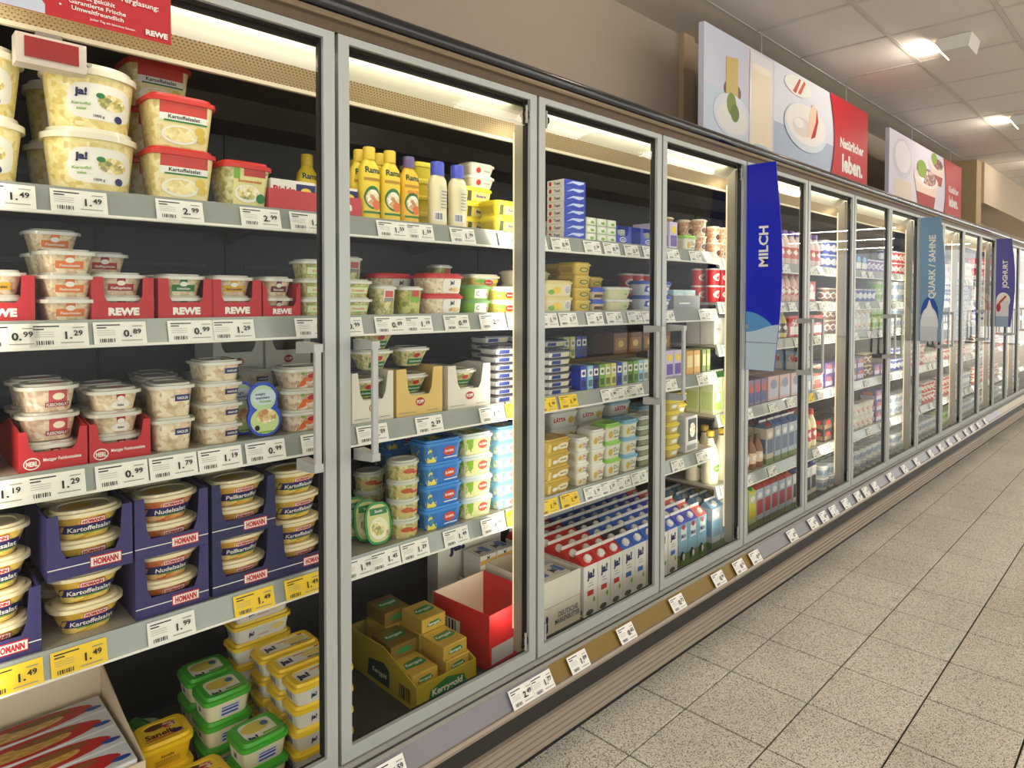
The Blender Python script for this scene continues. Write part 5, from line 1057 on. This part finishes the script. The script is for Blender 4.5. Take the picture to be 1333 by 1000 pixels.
def pic1(P,w,h):
    P.rect(0,0,.19*w,h,SKYP); P.rect(0,.0,.19*w,.5*h,PBL); P.rect(.19*w,0,.335*w,h,mat((214,204,214),.5)); P.rect(.335*w,0,.74*w,h,mat((222,222,230),.5))
    P.rect(.335*w,0,.74*w,.42*h,mat((176,188,206),.5))
    P.ell(.125*w,.52*h,.04*w,.09*h,mat((120,92,70),.5)); P.rect(.095*w,.45*h,.15*w,.80*h,BUT,sk=.15); P.ell(.125*w,.30*h,.085*w,.19*h,GLS); P.ell(.125*w,.27*h,.07*w,.13*h,mat((226,222,216),.4)); P.ell(.12*w,.40*h,.022*w,.10*h,mat((120,140,50),.5)); P.ell(.135*w,.33*h,.02*w,.08*h,mat((96,120,44),.5))
    P.rect(.205*w,.03*h,.325*w,.97*h,mat((228,222,224),.35)); P.rect(.215*w,.10*h,.315*w,.84*h,MLK); P.ell(.265*w,.84*h,.05*w,.035*h,mat((244,234,214),.4)); P.ell(.265*w,.08*h,.055*w,.05*h,mat((170,196,206),.4))
    P.ell(.475*w,.87*h,.085*w,.10*h,W1); P.poly([(.44*w,.80*h),(.48*w,.96*h),(.49*w,.95*h),(.46*w,.79*h)],mat((196,70,50),.5)); P.poly([(.47*w,.80*h),(.51*w,.96*h),(.52*w,.94*h),(.49*w,.80*h)],mat((214,90,60),.5))
    P.ell(.53*w,.48*h,.14*w,.25*h,mat((214,222,230),.35)); P.ell(.53*w,.51*h,.13*w,.21*h,mat((240,234,228),.4)); P.ell(.50*w,.47*h,.06*w,.10*h,mat((226,214,208),.4)); P.ell(.48*w,.50*h,.03*w,.05*h,mat((240,236,230),.4))
    P.poly([(.53*w,.38*h),(.565*w,.42*h),(.595*w,.58*h),(.59*w,.74*h),(.565*w,.76*h),(.545*w,.62*h)],mat((240,206,180),.45)); P.poly([(.555*w,.38*h),(.585*w,.42*h),(.605*w,.60*h),(.595*w,.74*h),(.588*w,.58*h)],mat((190,40,44),.5))
    wave(P,w,h,.69,SIGNR)
    P.text('Natürlicher',.865*w,.50*h,.115*h,W1,.225*w,.035); P.text('leben.',.87*w,.27*h,.20*h,W1,.225*w,.045)
def pic2(P,w,h):
    P.rect(0,0,.8*w,h,mat((226,218,230),.5)); P.ell(.15*w,.66*h,.11*w,.28*h,mat((212,206,214),.35)); P.ell(.155*w,.69*h,.09*w,.22*h,mat((236,230,232),.4)); P.rect(.06*w,0,.26*w,.36*h,mat((232,214,196),.45))
    def bowl(c,v,s):
        P.poly([(c-.15*s*w,v),(c+.15*s*w,v),(c+.10*s*w,v-.42*s*h),(c-.10*s*w,v-.42*s*h)][::-1],mat((170,36,40),.45)); P.poly([(c-.155*s*w,v+.02*s*h),(c+.155*s*w,v+.02*s*h),(c+.125*s*w,v-.2*s*h),(c-.125*s*w,v-.2*s*h)][::-1],mat((240,214,196),.45))
        P.ell(c,v+.02*s*h,.16*s*w,.12*s*h,mat((244,230,220),.4)); P.ell(c+.02*s*w,v+.06*s*h,.11*s*w,.12*s*h,food('berry_print',[(.3,(70,16,20)),(.5,(150,30,40)),(.75,(226,190,180))],40)); P.ell(c-.06*s*w,v+.14*s*h,.06*s*w,.13*s*h,mat((140,170,60),.5))
    bowl(.60*w,.80*h,.7); bowl(.45*w,.50*h,1.05)
    wave(P,w,h,.70,SIGNR)
    P.text('Köstlicher',.865*w,.54*h,.11*h,W1,.21*w,.035); P.text('leben.',.865*w,.34*h,.18*h,W1,.21*w,.045)
lightboard('hanging_banner',3.10,5.53,2.05,2.28,2.935,SKYP,'hanging banner with butter, milk glass and apple yoghurt pictures',pic1)
lightboard('hanging_banner',6.08,8.52,2.05,2.28,2.935,SKYP,'hanging banner with red berry dessert bowls',pic2)
def flag(xm,z0,z1,text,col_,pic,label):
    h=z1-z0; r=empty('flag_sign',(xm,1.4975,z0)); tag(r,label,'sign')
    edge=[(0,0)]+[(.138+.034*math.sin(math.pi*min(1,t/10*1.02+.0))*(1) ,h*t/10) for t in range(11)]+[(0,h)]
    f=lambda u,v,hh:(-hh,-u,v)
    b=MB(); b.prism(edge,lambda u,v,hh:(-.002+hh,-u,v),.004,col_); obj('board',b,r)
    def edgeu(v): 
        t=max(0,min(10,v/h*10)); return .138+.034*math.sin(math.pi*min(1,t/10*1.02))
    for side in (0,1):
        P=Print((lambda u,v,hh:(-.002-hh,-u,v)) if side==0 else (lambda u,v,hh:(.002+hh,-u,v)))
        pic(P,h,edgeu)
        pp=obj('picture_print',P,r)
        if side==0:
            P=Print(lambda u,v,hh:(-.0022-hh,-u,v)); P.text(text,.082,h*.60,.046,W1,bold=.03,rot=math.pi/2); obj('lettering',P,r)
    obj('bracket',MB().box(-.006,.006,-.012,.0,h*.2,h*.22,ALU2),r)
def area_below(P,fn,edgeu,m,n=14):
    us=[.128*i/n for i in range(n+1)]; 
    P.strip(us,lambda u:.001,lambda u:fn(u),m)
def milchp(P,h,e):
    n=14
    def strip(lo,hi,m):
        us=[i/n for i in range(n+1)]; v=[]; f=[]
        for t in us:
            for g in (lo,hi):
                z_=g(t); u=t*min(e(z_),.170); v.append(P.fm(u,z_,P.h))
        for i in range(n): f.append((2*i,2*i+2,2*i+3,2*i+1))
        P.add(v,f,m); P.up()
    strip(lambda t:.001,lambda t:h*(.285-.10*t*t),mat((86,150,206),.4)); strip(lambda t:.001,lambda t:h*(.20-.02*math.cos(3*t)+.005),mat((186,206,220),.4)); strip(lambda t:h*.133,lambda t:h*.137,mat((120,140,150),.4))
def quarkp(P,h,e):
    P.ell(.07,.20*h,.062,.16*h,mat((40,80,170),.4)); P.ell(.07,.14*h,.06,.14*h,mat((226,228,232),.4)); P.poly([(.03,.2*h),(.07,.34*h),(.11,.2*h)],mat((236,236,238),.4)); P.rect(.01,.003,.125,.12*h,mat((206,210,216),.4))
def jogp(P,h,e):
    P.ell(.07,.30*h,.062,.09*h,W1); P.rect(.006,.12*h,.12,.30*h,mat((226,220,222),.4)); P.rect(.006,.003,.118,.12*h,mat((150,170,190),.4)); P.poly([(.03,.28*h),(.09,.36*h),(.1,.34*h),(.04,.26*h)],mat((190,60,40),.5)); P.ell(.03,.22*h,.02,.05*h,mat((196,50,50),.5))
flag(BX0+2*BP,1.09,2.0,'MILCH',mat((14,30,190),.4,name='sign_blue'),milchp,'dark blue milk flag sign standing out from the doors')
flag(BX0+4*BP,1.10,2.0,'QUARK / SAHNE',mat((120,156,190),.4,name='sign_light_blue'),quarkp,'light blue quark and cream flag sign standing out from the doors')
flag(BX0+6*BP,1.13,2.02,'JOGHURT',mat((88,84,160),.4,name='sign_violet'),jogp,'violet yoghurt flag sign standing out from the doors')
# red poster on the first door
r=empty('door_poster',(.12,1.4965,1.892)); tag(r,'red printed poster stuck on the first glass door','poster')
w_,h_=.292,.112
obj('sheet',MB().box(0,w_,0,.0015,0,h_,SIGNR),r)
P=Print(lambda u,v,hh:(u,-hh,v)); 
P.strip([.105*i/10 for i in range(11)],lambda u:.0005,lambda u:.095*math.cos(u/.105*1.5)+.01,mat((206,212,226),.5)); P.rect(.012,.03,.05,.1,mat((120,140,190),.5)); P.rect(.0,.03,.018,.11,W1)
for i,t in enumerate(('Gut gekühlt','Garantierte Frische','Umweltfreundlich')): P.text(t,.178,.046-.0115*i,.0078,W1,.085,.02); P.ell(.125,.046-.0115*i,.0018,.0018,W1)
P.text('Vorteile der Verglasung:',.205,.062,.0100,W1,.15,.02); P.text('Jeden Tag ein bisschen besser.',.2,.0100,.0042,W1,.068,.01); P.text('REWE',.267,.0125,.0100,W1,.04,.05)
obj('poster_print',P,r)
# thermometer display under the canopy
r=empty('temperature_display',(.256,1.652,1.840)); tag(r,'small white temperature display hanging under the canopy','display')
obj('frame',MB().box(-.052,.052,-.012,.03,0,.055,mat((206,196,186),.4)),r); obj('screen',MB().box(-.040,.040,-.0135,-.011,.012,.050,mat((150,60,60),.15,coat=.6)),r); obj('screw',MB().tube([(.058,-.005,.022),(.058,.004,.022)],.004,ALU2),r)
obj('mount',MB().box(-.02,.02,.016,.028,.055,.0715,mat((120,110,100),.5)),r)
# denoise only
S.cycles.use_denoising = True
